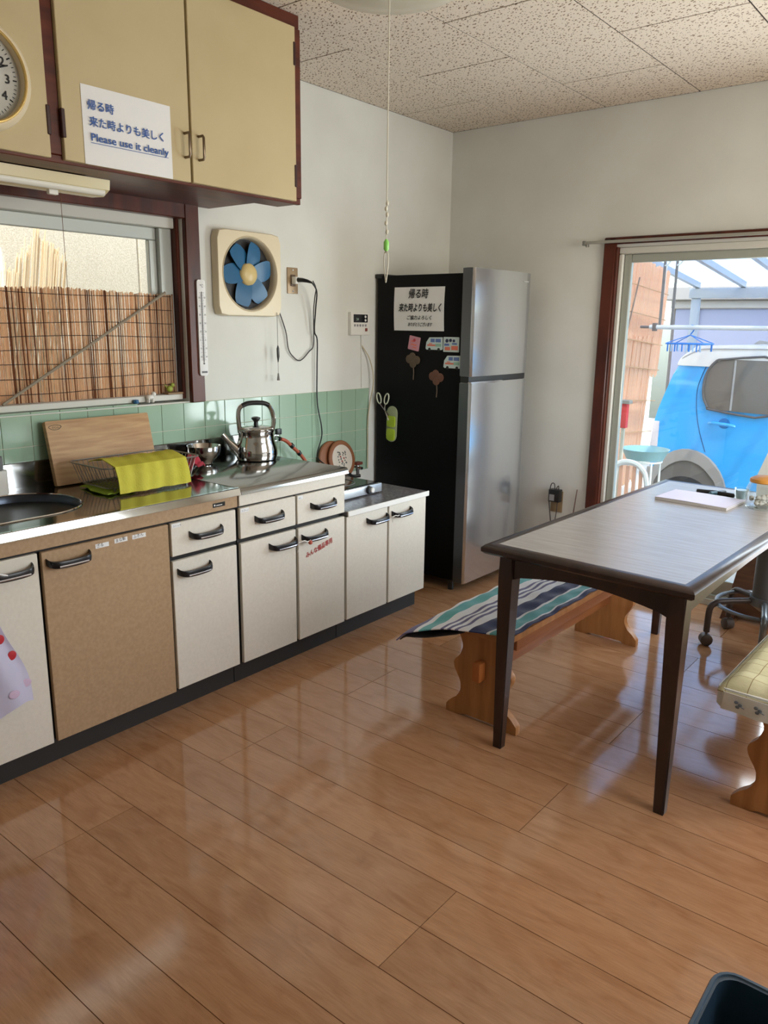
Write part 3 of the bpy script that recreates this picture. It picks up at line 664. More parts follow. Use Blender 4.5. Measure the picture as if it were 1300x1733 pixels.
o = cl.build('yellow_cloth', mat('cloth_yellow', (206, 198, 84), .95, spec=.05, var=((192, 184, 70), 12, I3), bump=(.6, 160, I3)))
tag(o, 'yellow-green microfibre cloth draped over the dish rack', 'cloth')
q = MB().grid(cloth2, 20, 12, thick=.003); tag(q.build('green_cloth', mat('cloth_green', (160, 184, 70), .95, spec=.1, bump=(.6, 160, I3))), 'flat lime green cloth under the left end of the dish rack', 'cloth')
q = MB()
q.grid(lambda u, v: Vector((.195+.075*u, 1.842+.085*v+.010*math.sin(u*5), .789+.055*math.sin(math.pi*min(1, .15+.85*(1-v)))*(.6+.4*math.sin(u*9+1)**2)+.008*math.sin(u*17+v*11))), 18, 16, thick=.004)
tag(q.build('red_cloth', mat('cloth_red', (170, 30, 52), .9, sheen=.3, bump=(.4, 120, I3))), 'crumpled crimson cloth beside the dish rack', 'cloth')
cd = thing('sponge_caddy', 'white plastic sponge caddy with grey sponge at the left end of the sink', 'caddy', (.10, 1.18, .779))
q = MB().prism(rrect(.026, 1.10, .088, 1.235, .014), 'z', .776, .858, bev=.003); q.build('tub', WHITE, cd)
MB().prism(rrect(.032, 1.12, .082, 1.226, .012), 'z', .8585, .905, bev=.008).build('sponge', mat('sponge_grey', (120, 122, 122), .95, bump=(.8, 200, I3)), cd)

# kettle
kt = thing('kettle', 'polished steel kettle with black handle on the steel counter', 'kettle', (.16, 2.30, .7745))
kx, ky, kz = .155, 2.288, .7755
MB().lathe([(.078, 0), (.086, .004), (.091, .022), (.089, .050), (.080, .080), (.076, .098), (.076, .118), (.080, .124), (.080, .130), (.072, .132)], (kx, ky, kz), 48).build('body', POLISH, kt)
MB().lathe([(.071, 0), (.074, .003), (.066, .010), (.040, .016), (.012, .019)], (kx, ky, kz+.131), 40).build('lid', POLISH, kt)
MB().lathe([(.010, 0), (.009, .012), (.011, .016), (.019, .026), (.019, .032), (.008, .036)], (kx, ky, kz+.149), 24).build('lid_knob', RUBBER, kt)
sd = Vector((-.50, -.866, 0)); base = Vector((kx, ky, kz))
MB().tube([base+sd*.066+Vector((0, 0, .030)), base+sd*.092+Vector((0, 0, .050)), base+sd*.120+Vector((0, 0, .082)), base+sd*.146+Vector((0, 0, .114))], [.028, .022, .013, .011], 16).build('spout', POLISH, kt)
hd = Vector((.5, .866, 0))
P = [base-hd*.070+Vector((0, 0, .118)), base-hd*.076+Vector((0, 0, .18)), base-hd*.070+Vector((0, 0, .222)), base-hd*.048+Vector((0, 0, .238))]
P2 = [base+hd*.070+Vector((0, 0, .118)), base+hd*.078+Vector((0, 0, .17)), base+hd*.066+Vector((0, 0, .218)), base+hd*.048+Vector((0, 0, .238))]
MB().tube(spline(P, 4), .006, 8, sx=1.6).build('handle_arm', POLISH, kt); MB().tube(spline(P2, 4), .006, 8, sx=1.6).build('handle_arm', POLISH, kt)
MB().tube(spline([base-hd*.058+Vector((0, 0, .232)), base-hd*.03+Vector((0, 0, .243)), base+hd*.03+Vector((0, 0, .243)), base+hd*.058+Vector((0, 0, .232))], 5), .0105, 10).build('handle_grip', RUBBER, kt)
sb = thing('bowl_shape', 'stainless bowl against the backguard left of the kettle', 'bowl', (.085, 2.03, .7745))
MB().lathe([(.030, 0), (.034, .003), (.036, .012), (.055, .030), (.068, .055), (.070, .078), (.068, .078), (.053, .033), (.004, .016)], (.090, 2.055, .7757), 36).build('bowl', POLISH, sb)  # bowl-shaped form set where the steel backguard shows a rounded outline

# gas tap and hose
gp = thing('gas_tap', 'wall gas tap with orange rubber hose behind the kettle', 'tap', (.03, 2.52, .80))
MB().cyl((.007, 2.515, .835), (.04, 2.515, .835), .020, .016, 16).cyl((.035, 2.515, .835), (.06, 2.518, .83), .011, n=12).build('valve_body', CHROME, gp)
MB().box((.045, 2.500, .850), (.062, 2.530, .878), bev=.004).build('valve_knob', RUBBER, gp)
MB().tube(spline([(.055, 2.53, .828), (.06, 2.56, .815), (.065, 2.60, .78), (.07, 2.645, .74), (.075, 2.68, .69), (.07, 2.70, .63), (.08, 2.72, .592)], 5), .0085, 10).build('hose', mat('hose_orange', (176, 84, 56), .55), gp)
MB().cyl((.062, 2.585, .797), (.064, 2.597, .785), .012, n=12).cyl((.066, 2.63, .757), (.068, 2.64, .745), .012, n=12).build('hose_clip', RUBBER, gp)

# trivets
for i, (yy, xx, lab) in enumerate(((2.955, .052, 'brown wooden trivet with floral picture leaning on tiles behind the hot plate'), (2.905, .034, 'plain brown trivet leaning behind the floral one'))):
    tv = thing('round_trivet', lab, 'trivet', (xx, yy, .586), group='round trivets')
    Mt = Matrix.Translation((xx, yy, .680)) @ Matrix.Rotation(R(78), 4, 'Y')
    MB().lathe([(.094, -.008), (.097, -.004), (.097, .004), (.092, .008), (.076, .008), (.074, .005)], (0, 0, 0), 48, Mt).build('rim', mat('trivet_brown', (136, 84, 50), .5), tv)
    MB().lathe([(.0745, .001), (.0745, .006)], (0, 0, 0), 40, Mt).build('picture_plate', mat('trivet_plate', (205, 194, 178), .5) if i == 0 else mat('trivet_brown', (136, 84, 50), .5), tv)
    if i == 0:
        q = MB(); rf = random.Random(5)
        for k in range(26):
            a = rf.uniform(-.030, .030); b_ = rf.uniform(-.036, .040); q.ball(Mt @ Vector((-b_, a, .0066)), .0055, (.18, 1, .7), 5, M=Mt.to_3x3().to_4x4() @ Matrix.Rotation(R(90), 4, 'Y') @ Matrix.Rotation(rf.uniform(0, 6), 4, 'X'))
        q.build('flower_print', mat('flower_grey', (92, 92, 84), .6), tv)
        q = MB(); [q.ball(Mt @ Vector((-b_, a, .0068)), .006, (.2, 1, .9), 6, M=Mt.to_3x3().to_4x4() @ Matrix.Rotation(R(90), 4, 'Y')) for a, b_ in ((-.005, -.01), (.012, .004), (-.012, .014))]
        q.build('flower_print', mat('flower_red', (150, 70, 60), .6), tv)

# hot plate
hp = thing('hot_plate', 'silver electric hot plate with black top on the low cabinet', 'hot plate', (.29, 2.68, .584))
MB().box((.16, 2.455, .5905), (.437, 2.812, .632), bev=.006).build('body', mat('silver_paint', (196, 200, 204), .3, .6), hp)
MB().box((.172, 2.468, .632), (.425, 2.800, .636), bev=.002, seg=1).build('top_plate', mat('black_glass', (14, 15, 16), .08), hp)
MB().ring((.29, 2.64, .637), .095, .002, 'z', 40, 6).build('ring_mark', mat('ring_grey', (120, 120, 120), .4), hp)
MB().cyl((.437, 2.713, .612), (.452, 2.713, .612), .019, .017, 20).build('knob', RUBBER, hp)
MB().cyl((.4525, 2.722, .612), (.458, 2.722, .612), .013, .011, 16).build('knob_cap', WHITE, hp)
for a, b_ in ((.18, 2.475), (.42, 2.475), (.18, 2.795), (.42, 2.795)): MB().cyl((a, b_, .584), (a, b_, .592), .010, n=10).build('foot', RUBBER, hp)
MB().box((.145, 2.80, .598), (.185, 2.87, .625), bev=.006).build('plug_socket', RUBBER, hp)
gr = thing('black_hose', 'thick black hose lying behind the hot plate', 'hose', (.14, 2.75, .63))
MB().tube(spline([(.13, 2.44, .66), (.13, 2.60, .655), (.14, 2.78, .648), (.13, 2.90, .63), (.12, 2.96, .60), (.14, 3.0, .60)], 5), .009, 8).build('hose', RUBBER, gr)
vv = thing('pipe_valve', 'small chrome valve with brown knob in the corner by the fridge', 'valve', (.06, 3.06, .585))
MB().cyl((.07, 3.06, .584), (.07, 3.06, .64), .009, n=10).cyl((.05, 3.06, .625), (.10, 3.06, .625), .008, n=10).build('valve_body', CHROME, vv)
MB().box((.05, 3.04, .64), (.085, 3.085, .655), bev=.003).build('valve_knob', mat('brown_red', (110, 56, 44), .5), vv)

# polka dot bag hanging from the left door handle
pb = thing('polka_dot_bag', 'white bag with red polka dots hanging at the left sink cabinet door', 'bag', (.60, .86, .25))
def bag(u, v):
    yc = .84; hwid = .05+.115*(1-v)**.8+.012*math.sin(v*7); zz = .655-.395*(1-v)
    return Vector((FX+.028+.022*math.sin(u*math.pi)+.008*math.sin(u*17+v*4), yc+(u-.5)*2*hwid, zz+.018*math.sin(u*9)*(1-v)))
MB().grid(bag, 28, 22, thick=.002).build('bag_body', translucent('bag_white', (222, 218, 236), .3, .4), pb)
q = MB(); rf = random.Random(2)
for (u, v) in ((.93, .70), (.90, .55), (.93, .40), (.70, .75), (.72, .5), (.5, .62), (.45, .8), (.3, .5), (.28, .72), (.8, .86)):
    q.ball(bag(u, v)+Vector((.003, 0, 0)), .013, (.15, 1, 1.1), 8)
q.build('red_dots', mat('dot_red', (186, 36, 44), .6), pb)
for u, v in ((.95, .15), (.8, .12)): MB().ball(bag(u, v)+Vector((.002, 0, 0)), .016, (.1, 1, .8), 8).build('pink_print', mat('dot_pink', (210, 184, 208), .7), pb)
MB().tube([(FX+.03, .82, .64), (FX+.036, .90, .69), (FX+.034, .96, .664)], .003, 6).build('bag_handle', PAPER, pb)

# ================================================================== FRIDGE
fr = thing('refrigerator', 'tall two-door refrigerator with black side and silver front in the corner', 'refrigerator', (.29, 3.55, 0))
FY0, FY1 = 3.27, 3.80
MB().box((.02, FY0, .055), (.552, FY1, 1.598), bev=.006).build('body', FRIDGEB, fr)
MB().box((.005, FY0-.003, 1.585), (.05, FY1, 1.607), bev=.004).build('top_cap', RUBBER, fr)
def fdoor(z0, z1, name):
    pts = [(.560, FY0-.012), (.614, FY0-.012), (.6228, FY0-.005), (.6235, FY0+.215), (.6238, FY1-.12), (.6225, FY1-.01), (.614, FY1+.002), (.56, FY1+.004)]
    return MB().prism(pts, 'z', z0, z1, bev=.003).build(name, FRIDGES, fr)
ud = fdoor(1.112, 1.622, 'upper_door'); ld = fdoor(.055, 1.082, 'lower_door')
for z0, z1, dd in ((1.114, 1.620, ud), (.057, 1.080, ld)): MB().box((.556, FY0-.0135, z0), (.610, FY0-.011, z1)).build('door_edge', FRIDGED, dd, smooth=False)
MB().box((.545, FY0+.004, .06), (.562, FY1-.004, 1.60)).build('door_gasket', mat('gasket', (60, 62, 62), .7), fr, smooth=False)
MB().prism([(.552, FY0), (.600, FY0), (.612, FY1), (.552, FY1)], 'z', 1.083, 1.111).build('handle_recess', mat('recess_dark', (30, 30, 32), .5), fr)
MB().prism([(.605, FY0-.012), (.618, FY0-.004), (.628, FY0+.20), (.630, FY0+.27), (.605, FY0+.30)], 'z', 1.076, 1.086).build('handle_lip', FRIDGES, ld)
text('▪▬▬▬', .016, mat('badge', (222, 222, 222), .3, .6), (.6255, 3.715, 1.575), (-.02, 1, 0), ZU, ud, 'badge')
for a, b_ in ((.52, 3.295), (.52, 3.775), (.06, 3.295), (.06, 3.775)): MB().cyl((a, b_, 0), (a, b_, .058), .016, n=12).build('foot', RUBBER, fr)
# things on its side: facing -y
XF = (1, 0, 0); fy = FY0-.0008
nn = thing('handwritten_note', 'white note with black brush handwriting on the fridge side', 'note', (.29, fy, 1.325))
MB().grid(lambda u, v: Vector((.135+.312*u-.004*math.sin(v*3), fy-.001-.003*math.sin(math.pi*u)*math.sin(math.pi*v), 1.325+.213*v)), 8, 8, thick=.0005).build('sheet', PAPER, nn)
text('帰る時', .050, INK, (.225, fy-.0055, 1.487), XF, ZU, nn, bold=.0008, sxx=.82, shear=.15)
text('来た時よりも美しく', .044, INK, (.165, fy-.0055, 1.422), XF, ZU, nn, bold=.0010, sxx=.68, shear=.2)
text('ご協力よろしく', .023, INK, (.215, fy-.0055, 1.381), XF, ZU, nn, bold=.0004, sxx=1, shear=.2)
text('ありがとうございます', .021, INK, (.225, fy-.0055, 1.348), XF, ZU, nn, bold=.0004, sxx=.72, shear=.2)
def cardm(name, lab, cat, x0, z0, x1, z1, m, rot=0, group=None):
    t_ = thing(name, lab, cat, ((x0+x1)/2, fy, z0), group=group)
    Mr = Matrix.Translation(((x0+x1)/2, 0, (z0+z1)/2)) @ Matrix.Rotation(rot, 4, 'Y')
    MB().prism([( (p[0]), p[1]) for p in rrect(-(x1-x0)/2, -(z1-z0)/2, (x1-x0)/2, (z1-z0)/2, .004)], 'y', fy-.003, fy, M=Mr).build('card', m, t_)
    return t_, Mr
def deco(t_, Mr, items):
    for shp, m in items:
        q = MB()
        for s_ in shp:
            if len(s_) == 4: q.box((s_[0], fy-.0042, s_[1]), (s_[2], fy-.003, s_[3]), M=Mr)
            else: q.cyl(Mr @ Vector((s_[0], fy-.0045, s_[1])), Mr @ Vector((s_[0], fy-.003, s_[1])), s_[2], n=12)
        q.build('print', m, t_)
PK = mat('pink_card', (206, 146, 158), .6); BLU = mat('print_blue', (96, 120, 180), .5); ORG = mat('print_orange', (224, 120, 96), .5); LGT = mat('print_pale', (200, 216, 214), .5); GRN = mat('print_green', (150, 190, 170), .5)
t_, Mr = cardm('pink_card_magnet', 'tilted pink card magnet on the fridge side', 'magnet', .232, 1.228, .300, 1.297, PK, rot=R(10))
deco(t_, Mr, [(((-.018, -.01, .018, -.004), (-.02, .006, .0, .012), (-.004, -.022, .02, -.017)), ORG), (((0, .016, .008),), mat('card_red', (190, 60, 70), .5))])
for k, (a, z, lab) in enumerate(((.340, 1.226, 'pale van-shaped magnet at the left of the magnet trio'), (.452, 1.140, 'pale van-shaped magnet below the other two on the fridge side'))):
    t_ = thing('van_magnet', lab, 'magnet', (a+.05, fy, z), group='van magnets')
    MB().prism([(a, z+.014), (a+.004, z+.045), (a+.022, z+.068), (a+.10, z+.070), (a+.102, z+.012), (a+.095, z+.008), (a+.006, z+.008)], 'y', fy-.004, fy).build('card', LGT, t_)
    deco(t_, Matrix(), [(((a+.03, z+.045, a+.055, z+.062), (a+.06, z+.045, a+.092, z+.062)), BLU), (((a+.01, z+.026, a+.06, z+.034), (a+.02, z+.036, a+.04, z+.040)), ORG), (((a+.06, z+.024, a+.095, z+.038),), GRN), (((a+.024, z+.010, .008), (a+.080, z+.010, .008)), INK)])
t_, Mr = cardm('square_magnet', 'colourful square picture magnet at the top right of the magnet trio', 'magnet', .447, 1.226, .540, 1.298, LGT)
deco(t_, Mr, [(((-.025, .018, .009), (-.004, .020, .008), (.016, .018, .007)), mat('print_navy', (34, 40, 78), .5)), (((-.036, -.028, -.006, -.012), (.002, -.026, .04, -.006)), ORG), (((-.04, -.006, -.012, .004), (.006, .0, .034, .008)), BLU)])
BRF = mat('brown_leaf', (92, 76, 58), .6)
for k, (x, z, lab) in enumerate(((.262, 1.165, 'brown clover-shaped flower magnet under the pink card'), (.410, 1.085, 'brown clover-shaped flower magnet with reddish centre under the van magnet'))):
    t_ = thing('clover_magnet', lab, 'magnet', (x, fy, z-.10), group='clover magnets')
    q = MB()
    for (dx_, dz_) in ((-.024, .018), (.0, -.004), (.024, .014), (-.004, .03)): q.ball((x+dx_, fy-.0035, z+dz_), .022, (1, .14, 1), 8)
    q.build('petals', BRF if k == 0 else mat('leaf_red', (108, 70, 54), .6), t_)
    MB().tube([(x+.002, fy-.003, z-.01), (x+.006, fy-.003, z-.05), (x+.004, fy-.003, z-.085)], .003, 6).build('stem', BRF, t_)
sh = thing('scissor_holder', 'lime green magnetic holder with scissors on the fridge side', 'holder', (.12, fy, .745))
Ms = Matrix.Translation((.130, 0, .835)) @ Matrix.Rotation(R(2), 4, 'Y')
MB().prism(rrect(-.034, -.09, .034, .10, .033, 8), 'y', fy-.006, fy, M=Ms, bev=.002).build('back_plate', translucent('holder_clear', (178, 186, 150), .2, .3), sh)
MB().prism(rrect(-.026, -.082, .026, -.02, .012, 5), 'y', fy-.014, fy-.006, M=Ms, bev=.003).build('pocket', mat('lime', (176, 200, 50), .4), sh)
MB().prism(rrect(-.026, -.010, .026, .048, .010, 5), 'y', fy-.014, fy-.006, M=Ms, bev=.003).build('pocket', mat('lime', (176, 200, 50), .4), sh)
sc_ = thing('scissors', 'scissors with white loop handles in the lime green holder', 'scissors', (.095, fy-.01, .90))
for s_ in (-1, 1):
    c_ = Vector((.078+.026*s_, fy-.018, .972)); MB().tube([c_+Vector((.014*math.cos(a), 0, .028*math.sin(a)))+Vector((s_*.006*math.sin(a), 0, 0)) for a in [2*math.pi*i/20 for i in range(20)]], .0035, 6, closed=True).build('loop_handle', mat('scissor_white', (220, 224, 200), .4), sc_)
MB().tube([(.060, fy-.018, .946), (.088, fy-.018, .92), (.118, fy-.0165, .885)], .004, 6).tube([(.098, fy-.018, .946), (.092, fy-.018, .92), (.118, fy-.0165, .86)], .004, 6).build('blade', CHROME, sc_)

# ================================================================== CEILING LAMP AND PULL CORD
cl_ = thing('ceiling_lamp', 'round clear glass ceiling lamp at the top edge of the picture', 'lamp', (1.0, 1.9, 2.28))
MB().lathe([(.02, -.078), (.10, -.074), (.19, -.058), (.235, -.036), (.25, -.012), (.24, .0), (.232, -.012), (.18, -.045), (.10, -.060), (.02, -.063)], (1.174, 1.905, H-.088), 56).build('glass_shade', translucent('shade_glass', (226, 222, 208), .5, .08, alpha=.45), cl_)
MB().lathe([(.12, -.05), (.22, -.03), (.22, 0), (.12, -.0005)], (1.174, 1.905, H), 40).build('base_ring', WHITE, cl_)
MB().cyl((1.174, 1.905, H-.16), (1.174, 1.905, H), .05, n=24).build('mount', WHITE, cl_)
px, py = 1.175, 1.905
CORD = mat('cord_white', (226, 222, 204), .6)
MB().cyl((px, py, H-.16), (px, py, 1.70), .0019, n=6).build('pull_cord', CORD, cl_, label='thin white pull cord')
q = MB()
for k, z in enumerate((1.70, 1.685, 1.668, 1.645, 1.62)): q.ball((px+.002*(-1)**k, py, z), .0048, (1, 1, 1.5), 6)
q.cyl((px, py, 1.70), (px, py, 1.56), .0016, n=6); q.build('cord_knots', CORD, cl_)
MB().tube([(px, py, 1.60), (px, py, 1.592), (px, py, 1.572), (px, py, 1.566)], [.003, .008, .008, .004], 10).build('glow_bead', mat('bead_green', (150, 230, 110), .3), cl_)
MB().tube([(px+.012*math.sin(a)*(.6+.4*math.cos(a)*-1), py, 1.522-.045*math.cos(a)) for a in [2*math.pi*i/24 for i in range(24)]], .0017, 6, closed=True).build('cord_loop', CORD, cl_)

# ================================================================== FAR WALL ITEMS
cr = thing('curtain_rail', 'thin grey curtain rail above the sliding glass door', 'rail', (1.7, L-.05, 1.765))
MB().box((.858, L-.055, 1.762), (2.85, L-.040, 1.776), bev=.003).build('rail', mat('rail_grey', (170, 168, 158), .4, .4), cr)
MB().box((.853, L-.058, 1.755), (.866, L-.037, 1.779), bev=.003).build('end_cap', mat('cap_grey', (120, 120, 112), .5), cr)
for x in (.965, 1.9, 2.75): MB().box((x, L-.040, 1.762), (x+.025, L-.001, 1.782), bev=.001, seg=1).build('bracket', mat('bracket_dark', (60, 52, 46), .5), cr)
for x in (.872, .884): MB().cyl((x, L-.047, 1.762), (x, L-.047, 1.748), .0035, n=8).build('runner', mat('cap_grey', (120, 120, 112), .5), cr)
o2 = thing('low_wall_outlet', 'beige outlet plate low on the far wall beside the door', 'outlet', (.78, L, .35))
MB().box((.745, L-.006, .345), (.815, L, .465), bev=.002).build('plate', mat('outlet_beige', (150, 128, 94), .5), o2)
ac = thing('power_adapter', 'black power adapter with white label plugged in the low wall outlet', 'adapter', (.78, L-.03, .40))
MB().box((.748, L-.048, .408), (.812, L-.0065, .478), bev=.004).build('case', RUBBER, ac)
MB().box((.755, L-.0488, .415), (.785, L-.048, .450)).build('white_label', mat('dim_label', (150, 150, 150), .6), ac, smooth=False)
MB().tube(spline([(.78, L-.035, .478), (.775, L-.037, .51), (.755, L-.035, .50), (.745, L-.03, .42), (.75, L-.02, .34), (.765, L-.015, .20), (.76, L-.012, .01)], 6), .003, 8).tube(spline([(.785, L-.035, .478), (.80, L-.035, .50), (.80, L-.03, .46), (.79, L-.02, .36), (.775, L-.014, .2), (.78, L-.012, .01)], 6), .0026, 8).build('cable', mat('cable_grey', (80, 72, 70), .6), ac)
tag(MB().tube([(.87, L-.012, .10), (.885, L-.012, .33), (.900, L-.010, .49)], [.0045, .004, .003], 8).build('aerial_cable', mat('aerial_brown', (120, 96, 84), .6)), 'thin brown cable sticking up the far wall between outlet and door', 'cable')

# ================================================================== TABLE
TB = thing('dining_table', 'dark brown dining table with grey laminate top', 'table', (1.832, 2.73, 0), rz=R(-1.5))
TW = mat('table_wood', (60, 42, 36), .3, var=((40, 27, 24), 5, (3, 3, .8)), spec=.5)
TL = mat('table_laminate', (178, 173, 167), .27, var=((166, 160, 154), 7, (1, 10, 1)), spec=.7, bump=(.2, 60, (.5, 4, 1)))
hx, hy = .327, .735
def tb(b, name, m, **k): return b.build(name, m, TB, world=False, **k)
# rim as rounded frame
pr = [(0, .700), (.012, .7015), (.030, .6995), (.040, .690), (.040, .678), (.030, .670), (0, .668)]
q = MB(); rings = []
for (sx_, sy_) in ((-1, -1), (1, -1), (1, 1), (-1, 1)):
    rings.append([q.bm.verts.new((sx_*(hx-.04+p[0]), sy_*(hy-.04+p[0]), p[1])) for p in pr])
for i in range(4):
    A, B = rings[i], rings[(i+1) % 4]
    for j in range(len(pr)): q.bm.faces.new((A[j], A[(j+1) % len(pr)], B[(j+1) % len(pr)], B[j]))
tb(q, 'edge_frame', TW)
tb(MB().box((-hx+.04, -hy+.04, .67), (hx-.04, hy-.04, .7005)), 'laminate_top', TL, smooth=False)
for sy_ in (-1, 1):
    pts = [(-.255, .668), (.255, .668), (.255, .585)]+[(.215-.43*t, .600+.024*math.sin(math.pi*t)) for t in [i/12 for i in range(13)]]+[(-.255, .585)]
    tb(MB().prism(pts, 'y', sy_*.665-.011, sy_*.665+.011), 'apron', TW, smooth=False)
for sx_ in (-1, 1):
    pts = [(-.64, .668), (.64, .668), (.64, .585)]+[(.60-1.2*t, .600+.024*math.sin(math.pi*t)) for t in [i/12 for i in range(13)]]+[(-.64, .585)]
    tb(MB().prism(pts, 'x', sx_*.268-.011, sx_*.268+.011), 'apron', TW, smooth=False)
for sx_ in (-1, 1):
    for sy_ in (-1, 1):
        q = MB(); v = []
        for (cx_, cy_, hs, z) in ((.272, .660, .0145, 0), (.272, .660, .016, .006), (.266, .659, .0245, .585), (.266, .659, .0245, .668)):
            v.append([q.bm.verts.new((sx_*cx_+a*hs, sy_*cy_+b_*hs, z)) for a, b_ in ((-1, -1), (1, -1), (1, 1), (-1, 1))])
        for a, b_ in zip(v[:-1], v[1:]):
            for j in range(4): q.bm.faces.new((a[j], a[(j+1) % 4], b_[(j+1) % 4], b_[j]))
        q.bm.faces.new(v[0][::-1]); q.bm.faces.new(v[-1])
        bmesh.ops.bevel(q.bm, geom=[e for e in q.bm.edges if abs(e.verts[0].co.z-e.verts[1].co.z) > .01], offset=.005, segments=2, affect='EDGES')
        tb(q, 'leg', TW)

# ================================================================== BENCHES
PINE = mat('pine', (180, 126, 74), .38, var=((156, 104, 58), 4, (8, 8, .8)), spec=.45)
PINEH = mat('pine_rail', (150, 92, 50), .4, var=((126, 74, 40), 4, (8, .8, 8)))
def legprof(w=.145, h=.352):
    half = [(w, 0), (w, .028), (w-.022, .052), (w-.05, .075), (w-.062, .105), (w-.055, .135), (w-.04, .160), (w-.028, .185), (w-.030, .205), (w-.048, .225), (w-.062, .250), (w-.06, .285), (w-.04, .32), (w-.035, h)]
    half = [(p.x, p.y) for p in spline([Vector((a, b_, 0)) for a, b_ in half[1:]], 3)]; half = [(w, 0)]+half
    return [(-.09, 0.0), (-.07, .012), (.07, .012), (.09, 0)]+half+[(-a, b_) for a, b_ in half[::-1]]
def bench(lab, loc, rz, yl):
    b = thing('pine_bench', lab, 'bench', loc, rz, group='pine benches')
    yf = yl-.06
    def bb(q, n, m): return q.build(n, m, b, world=False)
    bb(MB().box((-.145, -yf, .352), (.145, yf, .376), bev=.006), 'seat', PINE)
    for s_ in (-1, 1):
        yy = s_*(yl-.155); bb(MB().prism(legprof(), 'y', yy-.014, yy+.014, bev=.002), 'leg', PINE)
        bb(MB().box((-.016, yy+(.014 if s_ > 0 else -.055), .165), (.016, yy+(.055 if s_ > 0 else -.014), .235), bev=.008), 'tenon', mat('pine_tenon', (176, 104, 50), .4))
        bb(MB().box((s_*.105-.010, -yl+.17, .292), (s_*.105+.010, yl-.17, .352), bev=.003), 'side_rail', PINEH)
    bb(MB().box((-.012, -yl+.169, .17), (.012, yl-.169, .23), bev=.003), 'stretcher', PINEH)
    return b
b1 = bench('pine bench with scrolled legs left of the table under the striped towel', (1.418, 2.69, 0), R(-1), .66)
b2 = bench('pine bench with scrolled legs right of the table under the yellow cushion', (2.385, 2.77, 0), R(-1), .68)

def stripes():
    m = mat('striped_towel', (230, 230, 235), .95, spec=.05, sheen=.3, bump=(.5, 120, I3)); n = m.node_tree.nodes; L_ = m.node_tree.links; b = n['Principled BSDF']
    tc = n.new('ShaderNodeTexCoord'); se = n.new('ShaderNodeSeparateXYZ'); L_.new(tc.outputs['Object'], se.inputs[0])
    ns = n.new('ShaderNodeTexNoise'); ns.inputs['Scale'].default_value = 12; L_.new(tc.outputs['Object'], ns.inputs['Vector'])
    ma = n.new('ShaderNodeMath'); ma.operation = 'MULTIPLY_ADD'; L_.new(ns.outputs[0], ma.inputs[0]); ma.inputs[1].default_value = .012; L_.new(se.outputs[0], ma.inputs[2])
    mr = n.new('ShaderNodeMapRange'); mr.inputs[1].default_value = -.165; mr.inputs[2].default_value = .185; L_.new(ma.outputs[0], mr.inputs[0])
    rp = n.new('ShaderNodeValToRGB'); rp.color_ramp.interpolation = 'CONSTANT'; L_.new(mr.outputs[0], rp.inputs[0]); e = rp.color_ramp.elements
    W_, T_, N_, P_ = (238, 240, 244), (104, 178, 182), (40, 50, 92), (112, 108, 146)
    st = [(0, P_), (.05, W_), (.10, T_), (.22, W_), (.31, P_), (.34, W_), (.375, P_), (.405, W_), (.44, P_), (.47, W_), (.56, N_), (.72, W_), (.75, T_), (.86, W_), (.88, N_), (.93, W_)]
    e[0].position = 0; e[0].color = lin(st[0][1]); e[1].position = st[1][0]; e[1].color = lin(st[1][1])
    for p, c in st[2:]: k_ = e.new(p); k_.color = lin(c)
    L_.new(rp.outputs[0], b.inputs['Base Color']); return m
ST = stripes()
tw_ = thing('striped_towel_mat', 'teal, navy and white striped quilted mat on the left bench', 'mat', (1.418, 2.69, .376), rz=R(-1))
def towel(u, v):
    # near edge runs from a drooping left corner to the right corner
    y_ = (-.73+.13*u)*(1-v)+.42*v
    x = -.163+.316*u
    z = .014+.003*math.sin(u*23+v*3)*math.sin(v*30)+.002*math.sin(v*60)
    lf = max(0, .45-u)/.45; nr = max(0, .16-v)/.16
    z -= .055*lf**1.5*nr; x -= .05*lf*nr
    if u < .06: z -= (.06-u)*.30
    return Vector((x, y_, z))
MB().grid(towel, 36, 110, thick=.004).build('cover', ST, tw_, world=False)
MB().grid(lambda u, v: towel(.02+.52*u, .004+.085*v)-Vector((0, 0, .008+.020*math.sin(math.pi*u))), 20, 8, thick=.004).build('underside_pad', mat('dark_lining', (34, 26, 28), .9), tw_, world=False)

cs = thing('yellow_cushion', 'yellow checked quilted cushion over a white printed cloth on the right bench', 'cushion', (2.385, 2.77, .376), rz=R(-1))
cm_ = mat('cushion_yellow', (190, 182, 142), .95, spec=.05, bump=(.4, 90, I3)); n_ = cm_.node_tree.nodes; L2 = cm_.node_tree.links
tc = n_.new('ShaderNodeTexCoord'); br = n_.new('ShaderNodeTexBrick'); br.offset = 0; br.inputs['Scale'].default_value = 1; br.inputs['Brick Width'].default_value = .055; br.inputs['Row Height'].default_value = .055; br.inputs['Mortar Size'].default_value = .0012; br.inputs['Mortar Smooth'].default_value = .3
br.inputs['Color1'].default_value = lin((190, 182, 142)); br.inputs['Color2'].default_value = lin((196, 188, 150)); br.inputs['Mortar'].default_value = lin((132, 112, 78))
L2.new(tc.outputs['Object'], br.inputs['Vector']); L2.new(br.outputs[0], n_['Principled BSDF'].inputs['Base Color'])
def cush(u, v):
    x = -.185+.37*u; y_ = -.66+1.15*v
    e_ = min(1, min(u, 1-u)*9, min(v, 1-v)*22); q_ = abs(math.sin(math.pi*(x+.185)/.11))*abs(math.sin(math.pi*y_/.11))
    return Vector((x, y_, .020+.030*e_**.5+.006*q_))
MB().grid(cush, 44, 90, thick=.004).build('top_pad', cm_, cs, world=False)
CL = mat('white_print_cloth', (214, 214, 206), .9, bump=(.3, 100, I3))
q = MB().prism(rrect(-.182, -.657, .182, .487, .02, 4), 'z', .001, .030, bev=.006); q.build('base_pad', CL, cs, world=False)
